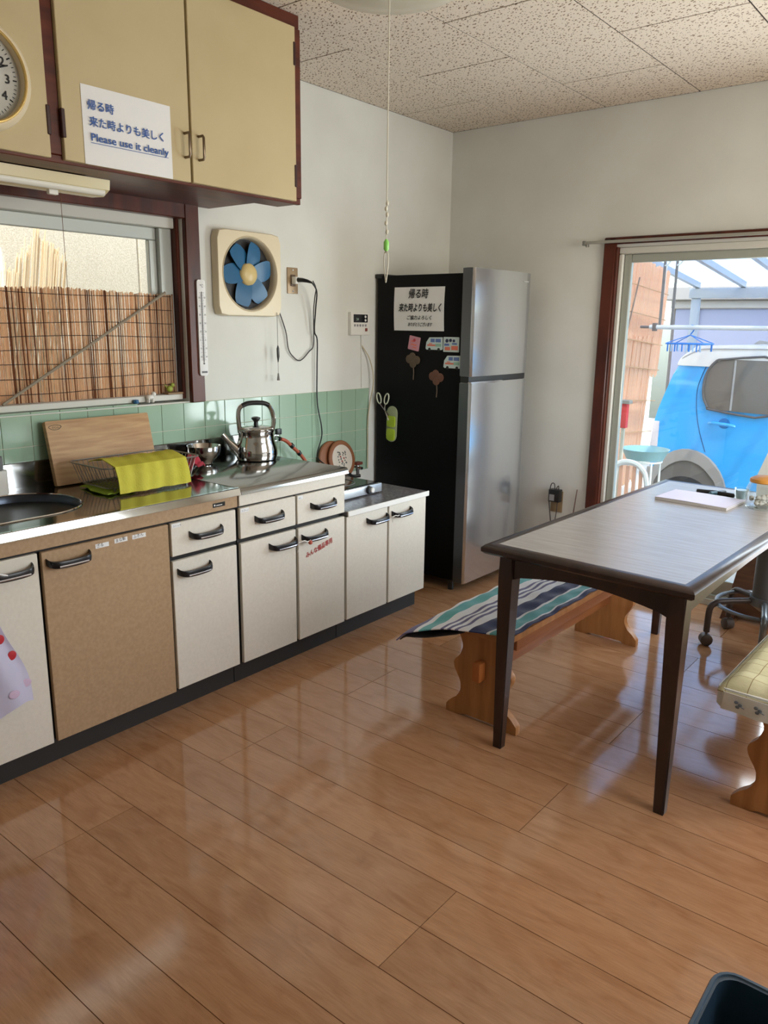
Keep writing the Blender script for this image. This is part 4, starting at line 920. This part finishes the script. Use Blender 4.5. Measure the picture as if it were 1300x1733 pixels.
def skirt(u, v):
    P = [(-.187, .40), (-.190, -.3), (-.190, -.63), (-.165, -.664), (0, -.668), (.187, -.665)]
    t = u*(len(P)-1); i = min(int(t), len(P)-2); f = t-i
    return Vector((P[i][0]*(1-f)+P[i+1][0]*f+.004*math.sin(u*40)*(1-v), P[i][1]*(1-f)+P[i+1][1]*f+.004*math.sin(u*33)*(1-v), -.030*(1-v)+.022*v))
MB().grid(skirt, 60, 4, thick=.002).build('cloth_skirt', CL, cs, world=False)
q = MB()
for k in range(7):
    [q.ball((-.13+.05*k+a, -.6705, b_), .006, (1, .2, .8), 5) for a, b_ in ((0, .004), (.010, -.001), (.004, -.008))]; q.tube([(-.12+.05*k, -.6715, -.004), (-.108+.05*k, -.6715, -.008)], .0014, 5)
q.build('flower_print', mat('print_grey', (104, 112, 122), .7), cs, world=False)

# ================================================================== STOOL, CHEST, BIN
stl = thing('swivel_stool', 'grey metal swivel stool with foot ring and castors under the table', 'stool', (1.985, 3.53, 0))
GM = mat('grey_metal', (120, 128, 134), .3, .5)
MB().lathe([(.052, .235), (.052, .50), (.03, .505)], (1.985, 3.53, 0), 28).build('column', mat('column_grey', (92, 94, 92), .5), stl)
MB().lathe([(.02, .17), (.060, .20), (.060, .235), (.03, .237)], (1.985, 3.53, 0), 24).build('hub', GM, stl)
MB().lathe([(.14, .50), (.165, .508), (.17, .54), (.15, .56)], (1.985, 3.53, 0), 36).build('seat', mat('seat_black', (40, 40, 44), .6), stl)
MB().ring((1.985, 3.53, .192), .19, .009, 'z', 48).build('foot_ring', GM, stl)
for k in range(5):
    a = R(212+72*k); c_, s_ = math.cos(a), math.sin(a); B0 = Vector((1.985, 3.53, 0))
    P = [B0+Vector((c_*.05, s_*.05, .215)), B0+Vector((c_*.17, s_*.17, .205)), B0+Vector((c_*.20, s_*.20, .195)), B0+Vector((c_*.222, s_*.222, .165)), B0+Vector((c_*.225, s_*.225, .062))]
    lg = MB().tube(spline(P, 4), .0135, 10).build('leg', GM if k % 2 else mat('leg_dark', (70, 62, 58), .4, .3), stl)
    c0 = B0+Vector((c_*.225, s_*.225, .027)); q = MB().cyl(c0+Vector((0, 0, .02)), c0+Vector((0, 0, .037)), .006, n=8)
    t_ = Vector((-s_, c_, 0)); q.tube([c0-t_*.022, c0-t_*.018, c0+t_*.018, c0+t_*.022], [.018, .026, .026, .018], 20); q.build('castor', mat('castor_brown', (84, 76, 70), .5), stl)
ch = thing('wooden_chest', 'dark brown wooden chest behind the swivel stool', 'chest', (2.08, 3.78, 0))
CW = mat('chest_wood', (96, 66, 46), .5, var=((74, 48, 34), 5, (1, 4, 8)))
MB().prism([(1.76, .04), (2.47, .04), (2.43, .40), (1.82, .40)], 'y', 3.80, 3.915, bev=.003).build('body', CW, ch)
MB().box((1.81, 3.79, .40), (2.44, 3.92, .425), bev=.004).build('lid', CW, ch)
for x in (1.745, 2.43): MB().prism([(x, 0), (x+.06, 0), (x+.065, .06), (x+.012, .06)], 'y', 3.79, 3.92).build('foot', CW, ch)

bn = thing('trash_bin', 'dark blue plastic bin at the bottom right corner', 'bin', (2.56, 1.06, 0))
q = MB(); hx_, hy_ = .10, .14
def ringp(s_, z, inset=0): return [(2.57+x, 1.08+y_, z) for x, y_ in rrect(-hx_*s_+inset, -hy_*s_+inset, hx_*s_-inset, hy_*s_-inset, .035, 5)]
prev = None; lst = [ringp(.80, 0), ringp(.86, .10), ringp(1, .30), ringp(1.04, .302), ringp(1.04, .308), ringp(1, .308, .003), ringp(.86, .10, .003), ringp(.80, .006, .003)]
for P in lst:
    v = [q.bm.verts.new(p) for p in P]
    if prev:
        for i in range(len(v)): q.bm.faces.new((prev[i], prev[(i+1) % len(v)], v[(i+1) % len(v)], v[i]))
    else: q.bm.faces.new(v[::-1])
    prev = v
q.bm.faces.new(prev); q.build('tub', mat('bin_blue', (38, 58, 74), .35), bn)
MB().tube(ringp(1.045, .306), .005, 6, closed=True).build('rim', mat('bin_blue_rim', (48, 72, 92), .3), bn)

# ================================================================== ON THE TABLE
TZ = .7006
np_ = thing('paper_pad', 'thick white paper pad lying on the far half of the table', 'paper pad', (1.80, 3.10, TZ), rz=R(-4))
MB().box((-.140, -.10, .0), (.135, .10, .011), bev=.001, seg=1).build('pages', mat('page_edges', (214, 208, 200), .7, var=((180, 174, 168), 60, (.1, .1, 40))), np_, world=False)
MB().grid(lambda u, v: Vector((-.142+.28*u, -.10+.2*v, .0118+.0012*math.sin(u*4))), 8, 4, thick=.0006).build('top_sheet', mat('top_sheet', (222, 216, 232), .6), np_, world=False)
for k, (x, y_, a, col, lab) in enumerate(((1.775, 3.265, 12, RUBBER, 'black marker pen behind the paper pad, the left one'), (1.815, 3.27, 60, mat('pen_teal', (60, 96, 110), .4), 'teal pen lying askew between two black pens'), (1.845, 3.262, -8, RUBBER, 'black marker pen behind the paper pad, nearest the glass'))):
    pn = thing('marker_pen', lab, 'pen', (x, y_, TZ), group='pens on the table'); ca, sa = math.cos(R(a)), math.sin(R(a)); cz_ = TZ+.0085
    v0 = Vector((x, y_, cz_)); dv = Vector((ca, sa, 0))
    MB().tube([v0-dv*.042, v0-dv*.040, v0+dv*.008], [.005, .008, .008], 10).build('barrel', col, pn)
    MB().tube([v0+dv*.008, v0+dv*.036, v0+dv*.040], [.0085, .0085, .004], 10).build('cap', mat('cap_black', (18, 18, 20), .3), pn)
gl = thing('glass_cup', 'small clear glass cup behind the paper pad', 'cup', (1.915, 3.23, TZ))
MB().lathe([(.019, 0), (.021, .001), (.027, .048), (.025, .048), (.019, .006), (.001, .005)], (1.915, 3.23, TZ), 24).build('glass', JARGLASS, gl)
MB().lathe([(.018, 0), (.0235, .034)], (1.915, 3.23, TZ+.007), 20).build('water', mat('cup_fill', (176, 200, 204), .2), gl)
jr = thing('glass_jar', 'round clear glass jar with orange-brown lid at the right edge of the table', 'jar', (2.012, 3.13, TZ))
MB().lathe([(.050, 0), (.058, .004), (.060, .03), (.060, .075), (.052, .095), (.046, .10), (.044, .10), (.056, .07), (.056, .008), (.001, .005)], (2.015, 3.13, TZ), 36).build('glass', JARGLASS, jr)
MB().lathe([(.049, 0), (.052, .004), (.050, .014), (.035, .022), (.002, .024)], (2.015, 3.13, TZ+.099), 30).build('lid', mat('lid_orange', (206, 142, 58), .45), jr)
q = MB(); rf = random.Random(9)
for k in range(30): a = rf.uniform(0, 6.28); r_ = rf.uniform(0, .042); q.ball((2.015+r_*math.cos(a), 3.13+r_*math.sin(a), TZ+.016+rf.uniform(0, .035)), .009, (1, 1, .8), 5)
q.build('wrapped_sweets', mat('sweets', (206, 200, 186), .5), jr)
wb = thing('white_menu_card', 'white upright card standing at the right edge behind the glass jar', 'card', (2.03, 3.26, TZ))
MB().prism([(1.962, TZ), (2.16, TZ), (2.16, TZ+.29), (2.01, TZ+.28), (1.955, TZ+.10)], 'y', 3.262, 3.268).build('card', mat('card_white', (224, 224, 214), .5), wb)
MB().box((2.05, 3.225, TZ), (2.13, 3.262, TZ+.012), bev=.002).build('base', WHITE, wb)

# ================================================================== OUTSIDE
GZ = -.45
gd = MB().box((-8, L+.13, GZ-.1), (16, 16, GZ)).box((-8, -6, GZ-.1), (-.13, L+.13, GZ)).build('ground', mat('concrete', (176, 172, 164), .8, var=((160, 156, 148), 2, I3))); gd['kind'] = 'structure'
hw_ = MB().box((-.12, Y0-.12, GZ), (X1+.12, L+.12, -.12)).build('foundation', mat('concrete2', (150, 148, 142), .8)); hw_['kind'] = 'structure'

# neighbour's wall outside the sink window
nb = thing('neighbour_wall', 'sandy roughcast wall of the neighbouring house behind the sink window', 'wall', (-1.3, 2, GZ))
NW = mat('roughcast', (204, 195, 178), .95, var=((178, 168, 150), 160, I3), bump=(.4, 220, I3), bd=.003)
for a, b_ in ((-3.2, .65), (.66, 2.475), (2.485, 4.4)): MB().box((-1.12, a, GZ), (-.92, b_, 3.6), bev=.003, seg=1).build('wall_panel', NW, nb)
MB().lathe([(.30, 0), (.33, .03), (.33, .95), (.30, 1.03), (.05, 1.06)], (-.42, 2.86, .82), 40).lathe([(.05, 0), (.05, .02)], (-.42, 2.86, .80), 12).build('water_tank', mat('tank_grey', (120, 114, 112), .6), nb, label='rounded grey tank')
MB().cyl((-.42, 2.86, GZ), (-.42, 2.86, .82), .05).build('tank_post', mat('tank_grey', (120, 114, 112), .6), nb)
def reedmat(name, c1, c2, f): return translucent(name, c1, f, var=(c2, 40, (60, 60, 2)))
rs_ = thing('outdoor_reed_screen', 'ragged reed screen leaning outside the sink window', 'screen', (-.7, 1.7, GZ))
q = MB(); rf = random.Random(4)
for k in range(330):
    y_ = .70+1.225*k/330; tp_ = 1.60+rf.uniform(-.035, .03)+.12*math.exp(-((y_-1.80)/.055)**2)+.03*math.sin(y_*14)
    q.tube([(-.66+rf.uniform(-.01, .01), y_-.16, .6), (-.66+rf.uniform(-.012, .012), y_+rf.uniform(-.02, .02), tp_)], rf.uniform(.0022, .0042), 5)
q.build('reeds', reedmat('reed_out', (250, 240, 218), (236, 210, 176), .45), rs_, kind='stuff')
for z in (.8, 1.1, 1.4): MB().tube([(-.653, .66+1.36*i/20, z+.01*math.sin(i)) for i in range(21)], .003, 5).build('binding_string', WHITE, rs_)
for yy in (.9, 1.8): MB().cyl((-.67, yy, GZ), (-.67, yy, 1.45), .012, n=8).build('stake', mat('stake', (150, 130, 100), .7), rs_)

# carport
cpt = thing('carport', 'white metal carport with translucent sloping roof outside the glass door', 'carport', (2.5, 6.2, GZ))
CPM = mat('carport_metal', (158, 162, 168), .4, .2); CPP = translucent('polycarbonate', (168, 196, 230), .5, .3, alpha=.5)
rz_ = lambda y_: 1.72+.1107*(7.8-y_)
for k in range(9):
    x = .19+.405*k
    MB().prism([(4.12, rz_(4.12)), (7.8, rz_(7.8)), (7.8, rz_(7.8)+.05), (4.12, rz_(4.12)+.05)], 'x', x-.02, x+.02).build('rafter', CPM, cpt)
    if k < 8: MB().prism([(4.12, rz_(4.12)+.052), (7.85, rz_(7.85)+.052), (7.85, rz_(7.85)+.058), (4.12, rz_(4.12)+.058)], 'x', x+.0, x+.404).build('roof_panel', CPP, cpt)
MB().box((.12, 7.76, 1.63), (3.5, 7.86, 1.72), bev=.006).build('gutter_beam', CPM, cpt); MB().box((.1, 4.08, 2.11), (3.5, 4.14, 2.19), bev=.004).build('wall_beam', CPM, cpt)
for x in (.14, 3.42): MB().box((x, 7.78, GZ), (x+.07, 7.85, 1.63), bev=.006).build('post', CPM, cpt)

# garage across with shutters
ga = thing('shuttered_garage', 'grey garage with lilac shutters and broad lintel behind the car', 'garage', (2.5, 9.4, GZ))
LT = mat('lintel_grey', (138, 132, 128), .6)
MB().box((-.55, 9.2, 1.57), (7, 9.6, 1.66), bev=.01, seg=1).build('lintel', mat('lintel_pale', (156, 149, 142), .6), ga)
MB().box((-.65, 9.12, 1.66), (7, 9.6, 1.80), bev=.01, seg=1).build('fascia', LT, ga)
MB().box((-.55, 9.28, GZ), (7, 9.6, 1.57)).build('back_wall', mat('garage_back', (120, 112, 108), .8), ga, smooth=False)
SHM = mat('shutter_lilac', (128, 130, 150), .5)
for a, b_ in ((-.5, -.30), (-.23, 1.0), (1.07, 2.4), (2.47, 3.8)):
    s_ = MB().box((a, 9.235, GZ+.03), (b_, 9.27, 1.57)).build('shutter', SHM, ga, smooth=False)
for x in (-.265, 1.035, 2.435): MB().box((x-.035, 9.2, GZ), (x+.035, 9.29, 1.57), bev=.004, seg=1).build('post', LT, ga)

# sunny white wall at the left outside the glass door
lw = tag(MB().box((-1.5, 4.45, GZ), (-1.35, 11, 2.6), bev=.01, seg=1).build('boundary_wall', mat('white_wall', (236, 232, 216), .8)), 'sunlit white boundary wall at the far left outside the glass door', 'wall')

# reed screen on the left side of the carport
rc2 = thing('carport_reed_screen', 'peach reed screen hanging under the left side of the carport', 'screen', (.28, 6.1, .5))
q = MB(); rf = random.Random(8)
def reed_row(q, y0, y1, ztop, zbot, n, lean, xx):
    for k in range(n):
        y_ = y0+(y1-y0)*k/n; a = rf.uniform(-.01, .01)
        q.tube([(xx+rf.uniform(-.006, .006), y_+lean, zbot+rf.uniform(-.03, .03)), (xx+a, y_, ztop(y_)+rf.uniform(-.015, .02))], rf.uniform(.004, .007), 5)
reed_row(q, 5.80, 6.72, lambda v: rz_(v)-.05, .98, 130, -.10, .30)
reed_row(q, 5.62, 6.40, lambda v: 1.28, .15, 110, -.12, .33)
q.build('reeds', reedmat('reed_peach', (252, 230, 208), (238, 200, 170), .5), rc2, kind='stuff')
for z in (1.7, 1.5, 1.3, 1.1, .85, .6): MB().tube([(.345, 5.50+1.1*i/14-(1.7-z)*.1, z-.006*i) for i in range(15)], .004, 5).build('binding_string', mat('string_tan', (200, 160, 120), .8), rc2)
MB().tube([(.35, 5.95, 1.72), (.36, 5.62, .95), (.36, 5.45, .3)], .006, 6).build('binding_pole', mat('pole_dark', (130, 110, 96), .6), rc2)
for yy in (5.7, 6.6): MB().cyl((.31, yy, 1.6), (.31, yy, rz_(yy)), .003, n=6).build('hanging_string', WHITE, rc2)

# laundry pole, hooks and blue hanger
lp = thing('laundry_pole', 'white laundry pole hanging on straps under the carport', 'pole', (1.8, 5.1, 1.37))
MB().cyl((.80, 5.05, 1.36), (3.3, 5.05, 1.36), .014, n=12).build('pole', mat('pole_white', (226, 222, 222), .35), lp)
MB().cyl((.74, 5.05, 1.36), (.80, 5.05, 1.36), .009, n=10).build('pole_tip', mat('pole_tip', (120, 108, 104), .5), lp)
for x in (.862, .937):
    MB().box((x-.008, 5.046, 1.37), (x+.008, 5.054, rz_(5.05)+.0), bev=.001, seg=1).build('strap', mat('strap_grey', (128, 122, 120), .6), lp)
    MB().tube([(x+.03, 5.05, 1.80), (x+.035, 5.05, 1.76), (x+.02, 5.05, 1.74), (x, 5.05, 1.73)], .006, 8).build('hook', WHITE, lp)
MB().box((.82, 5.035, 1.335), (.845, 5.065, 1.385), bev=.004).build('clamp', mat('pole_tip', (120, 108, 104), .5), lp)
bh = thing('blue_pinch_hanger', 'blue plastic clothes-peg hanger hanging from the laundry pole', 'hanger', (1.06, 5.05, 1.2))
BH = mat('hanger_blue', (60, 130, 216), .4)
MB().tube(spline([(1.06, 5.05, 1.374), (1.082, 5.05, 1.366), (1.075, 5.05, 1.34), (1.06, 5.05, 1.32)], 4), .004, 6).build('hook', BH, bh)
q = MB()
for sx_, sy_ in ((-1, -1), (1, -1), (1, 1), (-1, 1)): q.cyl((1.06, 5.05, 1.315), (1.06+.115*sx_, 5.05+.09*sy_, 1.265), .003, n=6)
q.build('arms', BH, bh)
q = MB().tube([(1.06+x, 5.05+y_, 1.262) for x, y_ in rrect(-.12, -.095, .12, .095, .02, 3)], .005, 6, closed=True); q.cyl((.945, 5.05, 1.262), (1.175, 5.05, 1.262), .004, n=6); q.build('frame', BH, bh)
for k in range(10): MB().box((.955+.022*k, 4.952, 1.215), (.963+.022*k, 4.958, 1.26), bev=.001, seg=1).build('peg', mat('peg_pale', (170, 200, 236), .5) if k % 2 else BH, bh)
for k in range(4): MB().box((.95+.07*k, 5.14, 1.215), (.96+.07*k, 5.147, 1.26), bev=.001, seg=1).build('peg', BH, bh)

# garden chair, basin stand, red box
wc = thing('white_garden_chair', 'white plastic garden chair with arched back outside the glass door', 'chair', (.80, 4.9, GZ), rz=R(0))
WP = mat('chair_white', (240, 238, 230), .35)
MB().tube(spline([(.655, 5.0, -.02), (.665, 5.0, .40), (.70, 5.0, .475), (.78, 5.0, .49), (.85, 5.0, .455), (.89, 5.0, .36), (.93, 5.0, -.02)], 5), .017, 8, sx=1.5).build('back_frame', WP, wc)
for k in range(4): MB().prism([(.70+.048*k, -.02), (.725+.048*k, -.02), (.722+.045*k, .465), (.700+.045*k, .465)], 'y', 4.995, 5.005).build('back_slat', mat('chair_peach', (226, 170, 140), .5), wc)
MB().box((.62, 4.58, -.045), (.96, 5.02, -.018), bev=.012).build('seat', WP, wc)
for a, b_ in ((.64, 4.62), (.94, 4.62), (.64, 4.99), (.94, 4.99)): MB().cyl((a, b_, GZ), (a, b_, -.04), .015, .02, 8).build('leg', WP, wc)
MB().tube(spline([(.66, 5.0, .2), (.63, 4.8, .21), (.63, 4.62, .18), (.64, 4.61, -.03)], 4), .014, 8).build('armrest', WP, wc); MB().tube(spline([(.92, 5.0, .2), (.95, 4.8, .21), (.95, 4.62, .18), (.94, 4.61, -.03)], 4), .014, 8).build('armrest', WP, wc)
bt = thing('teal_basin', 'pale teal wash basin on a stand outside, left of the car', 'basin', (.66, 5.45, .44))
MB().lathe([(.10, 0), (.13, .005), (.165, .075), (.172, .08), (.160, .075), (.12, .012), (.001, .01)], (.64, 5.6, .42), 36).build('basin', mat('teal_plastic', (150, 190, 190), .4), bt)
stn = thing('basin_stand', 'white metal stand under the teal basin outside', 'stand', (.66, 5.45, GZ))
MB().ring((.64, 5.6, .412), .12, .008, 'z', 32).build('ring', WP, stn)
for k in range(4):
    a = R(45+90*k); MB().cyl((.64+.14*math.cos(a), 5.6+.14*math.sin(a), GZ), (.64+.12*math.cos(a), 5.6+.12*math.sin(a), .41), .008, n=8).build('leg', WP, stn)
rd = thing('red_letter_box', 'narrow red box on a pale post outside at the left glass edge', 'box', (.66, 5.0, GZ))
MB().box((.640, 5.08, .70), (.684, 5.12, .862), bev=.006).build('box', mat('box_red', (214, 70, 66), .45), rd)
MB().box((.652, 5.09, GZ), (.672, 5.11, .70), bev=.002).build('post', mat('post_pale', (200, 192, 170), .6), rd)
MB().box((.63, 5.07, .862), (.70, 5.13, .885), bev=.004).build('cap', mat('cap_stone', (150, 144, 132), .6), rd)

# ------------------------------------------------------------------ the blue car
car = thing('blue_car', 'small light blue car with white roof parked under the carport', 'car', (.25, 6.8, GZ), rz=R(-5))
CB = mat('car_blue', (62, 170, 238), .15, spec=.5, coat=.8, bump=(.10, 3, I3), bd=.02); CWH = mat('car_white', (244, 244, 240), .2, coat=.5); CG = mat('car_cladding', (150, 144, 138), .6); CGL = mat('car_glass', (120, 114, 106), .08)
def cb_(q, n, m, par=None, lab=None): return q.build(n, m, par or car, world=False, label=lab)
Wd = 1.47
prof = [(.03, .36), (.0, .60), (-.012, .78), (-.01, .92), (.004, 1.03), (.028, 1.13), (.058, 1.22), (.09, 1.31), (.13, 1.42), (.175, 1.53), (2.45, 1.53), (2.72, 1.14), (3.25, 1.04), (3.38, .90), (3.40, .50), (3.36, .34)]
bd_ = cb_(MB().prism(prof, 'y', 0, Wd, bev=.03), 'body', CB)
roof = [(.165, 1.50), (.175, 1.545), (.23, 1.60), (.30, 1.645), (.42, 1.672), (1.2, 1.685), (2.0, 1.665), (2.3, 1.62), (2.50, 1.50)]
roof = [(p.x, p.y) for p in spline([Vector((a, b_, 0)) for a, b_ in roof], 4)]
cb_(MB().prism(roof, 'y', -.012, Wd+.012, bev=.02), 'roof', CWH)
# cladding with wheel arches
def arc(cx_, cz_, rx, rz2, a0, a1, n=18): return [(cx_+rx*math.cos(R(a0+(a1-a0)*i/n)), cz_+rz2*math.sin(R(a0+(a1-a0)*i/n))) for i in range(n+1)]
for nm, cx_ in (('rear', .335), ('front', 2.74)):
    cb_(MB().prism(arc(cx_, .36, .365, .45, 180, 0)+arc(cx_, .30, .315, .42, 0, 180), 'y', -.028, .10, bev=.008), 'wheel_arch', CG)
    cb_(MB().prism(arc(cx_, .30, .318, .422, 180, 0, 18), 'y', -.016, .05), 'arch_liner', mat('liner', (104, 98, 92), .7))
cb_(MB().box((-.025, -.02, .34), (.06, Wd+.02, .62), bev=.02), 'rear_bumper', CG); cb_(MB().box((3.30, -.02, .30), (3.44, Wd+.02, .60), bev=.02), 'front_bumper', CG)
cb_(MB().box((.66, -.022, .30), (2.42, .05, .44), bev=.008), 'sill', CG)
for cx_ in (.33, 2.74):
    for v0 in (-.02, Wd-.16):
        t_ = cb_(MB().tube([(cx_, v0, .295), (cx_, v0+.012, .295), (cx_, v0+.16, .295), (cx_, v0+.17, .295)], [.27, .295, .295, .27], 40), 'tyre', mat('tyre', (44, 42, 42), .8))
        cb_(MB().tube([(cx_, v0-.004, .295), (cx_, v0+.004, .295)], [.195, .2], 32), 'wheel_rim', mat('rim_silver', (170, 172, 174), .3, .7), t_)
wpts = [(.455, 1.175), (.50, 1.155), (.98, 1.150), (.98, 1.565), (.56, 1.565), (.48, 1.54), (.425, 1.46), (.405, 1.36), (.415, 1.25)]
cb_(MB().prism(wpts, 'y', -.014, .02, bev=.003), 'side_window', CGL); cb_(MB().prism([(1.04, 1.150), (1.95, 1.150), (2.30, 1.2), (2.28, 1.28), (2.12, 1.565), (1.04, 1.565)], 'y', -.014, .02, bev=.003), 'side_window', CGL)
cb_(MB().tube(spline([(a, -.016, b_) for a, b_ in wpts+[wpts[0]]], 3), .010, 6), 'window_seal', mat('seal_grey', (96, 92, 90), .6))
cb_(MB().box((.635, -.018, 1.16), (.650, -.008, 1.56)), 'window_bar', mat('bar_pale', (170, 168, 164), .4))
cb_(MB().box((.99, -.018, 1.15), (1.03, -.008, 1.565)), 'pillar', mat('pillar_dark', (60, 58, 58), .5))
cb_(MB().tube(spline([(.485, -.026, 1.045), (.52, -.040, 1.05), (.66, -.040, 1.045), (.695, -.026, 1.035)], 4), .013, 8), 'door_handle', CB)
cb_(MB().ball((.60, .004, 1.05), .055, (1, .15, .9), 10), 'handle_cup', mat('cup_blue', (36, 120, 186), .3))
SE = mat('seam', (30, 84, 130), .6)
cb_(MB().tube(spline([(.415, -.0005, 1.53), (.375, -.0005, 1.42), (.350, -.0005, 1.30), (.365, -.0005, 1.12), (.41, -.0005, .95), (.47, -.0005, .80)], 5), .0035, 6), 'door_seam', SE)
cb_(MB().tube([(.985, -.0005, 1.15), (.99, -.0005, .80), (.98, -.0005, .44)], .0035, 6), 'door_seam', SE)
cb_(MB().tube(spline([(.20, -.008, 1.56), (.32, -.014, 1.625), (.46, -.014, 1.645), (1.2, -.014, 1.655), (2.1, -.014, 1.64)], 4), .006, 6), 'roof_trim', mat('roof_groove', (180, 178, 176), .5))
cb_(MB().prism([(-.018, .80), (.05, .80), (.05, 1.02), (.0, 1.02)], 'y', -.006, .16, bev=.004), 'tail_light', mat('tail_red', (226, 214, 214), .2))
cb_(MB().prism([(.50, 1.672), (.60, 1.68), (.66, 1.676), (.64, 1.70), (.56, 1.712)], 'y', .70, .73), 'roof_fin', CG)

print('objects', len(bpy.data.objects))
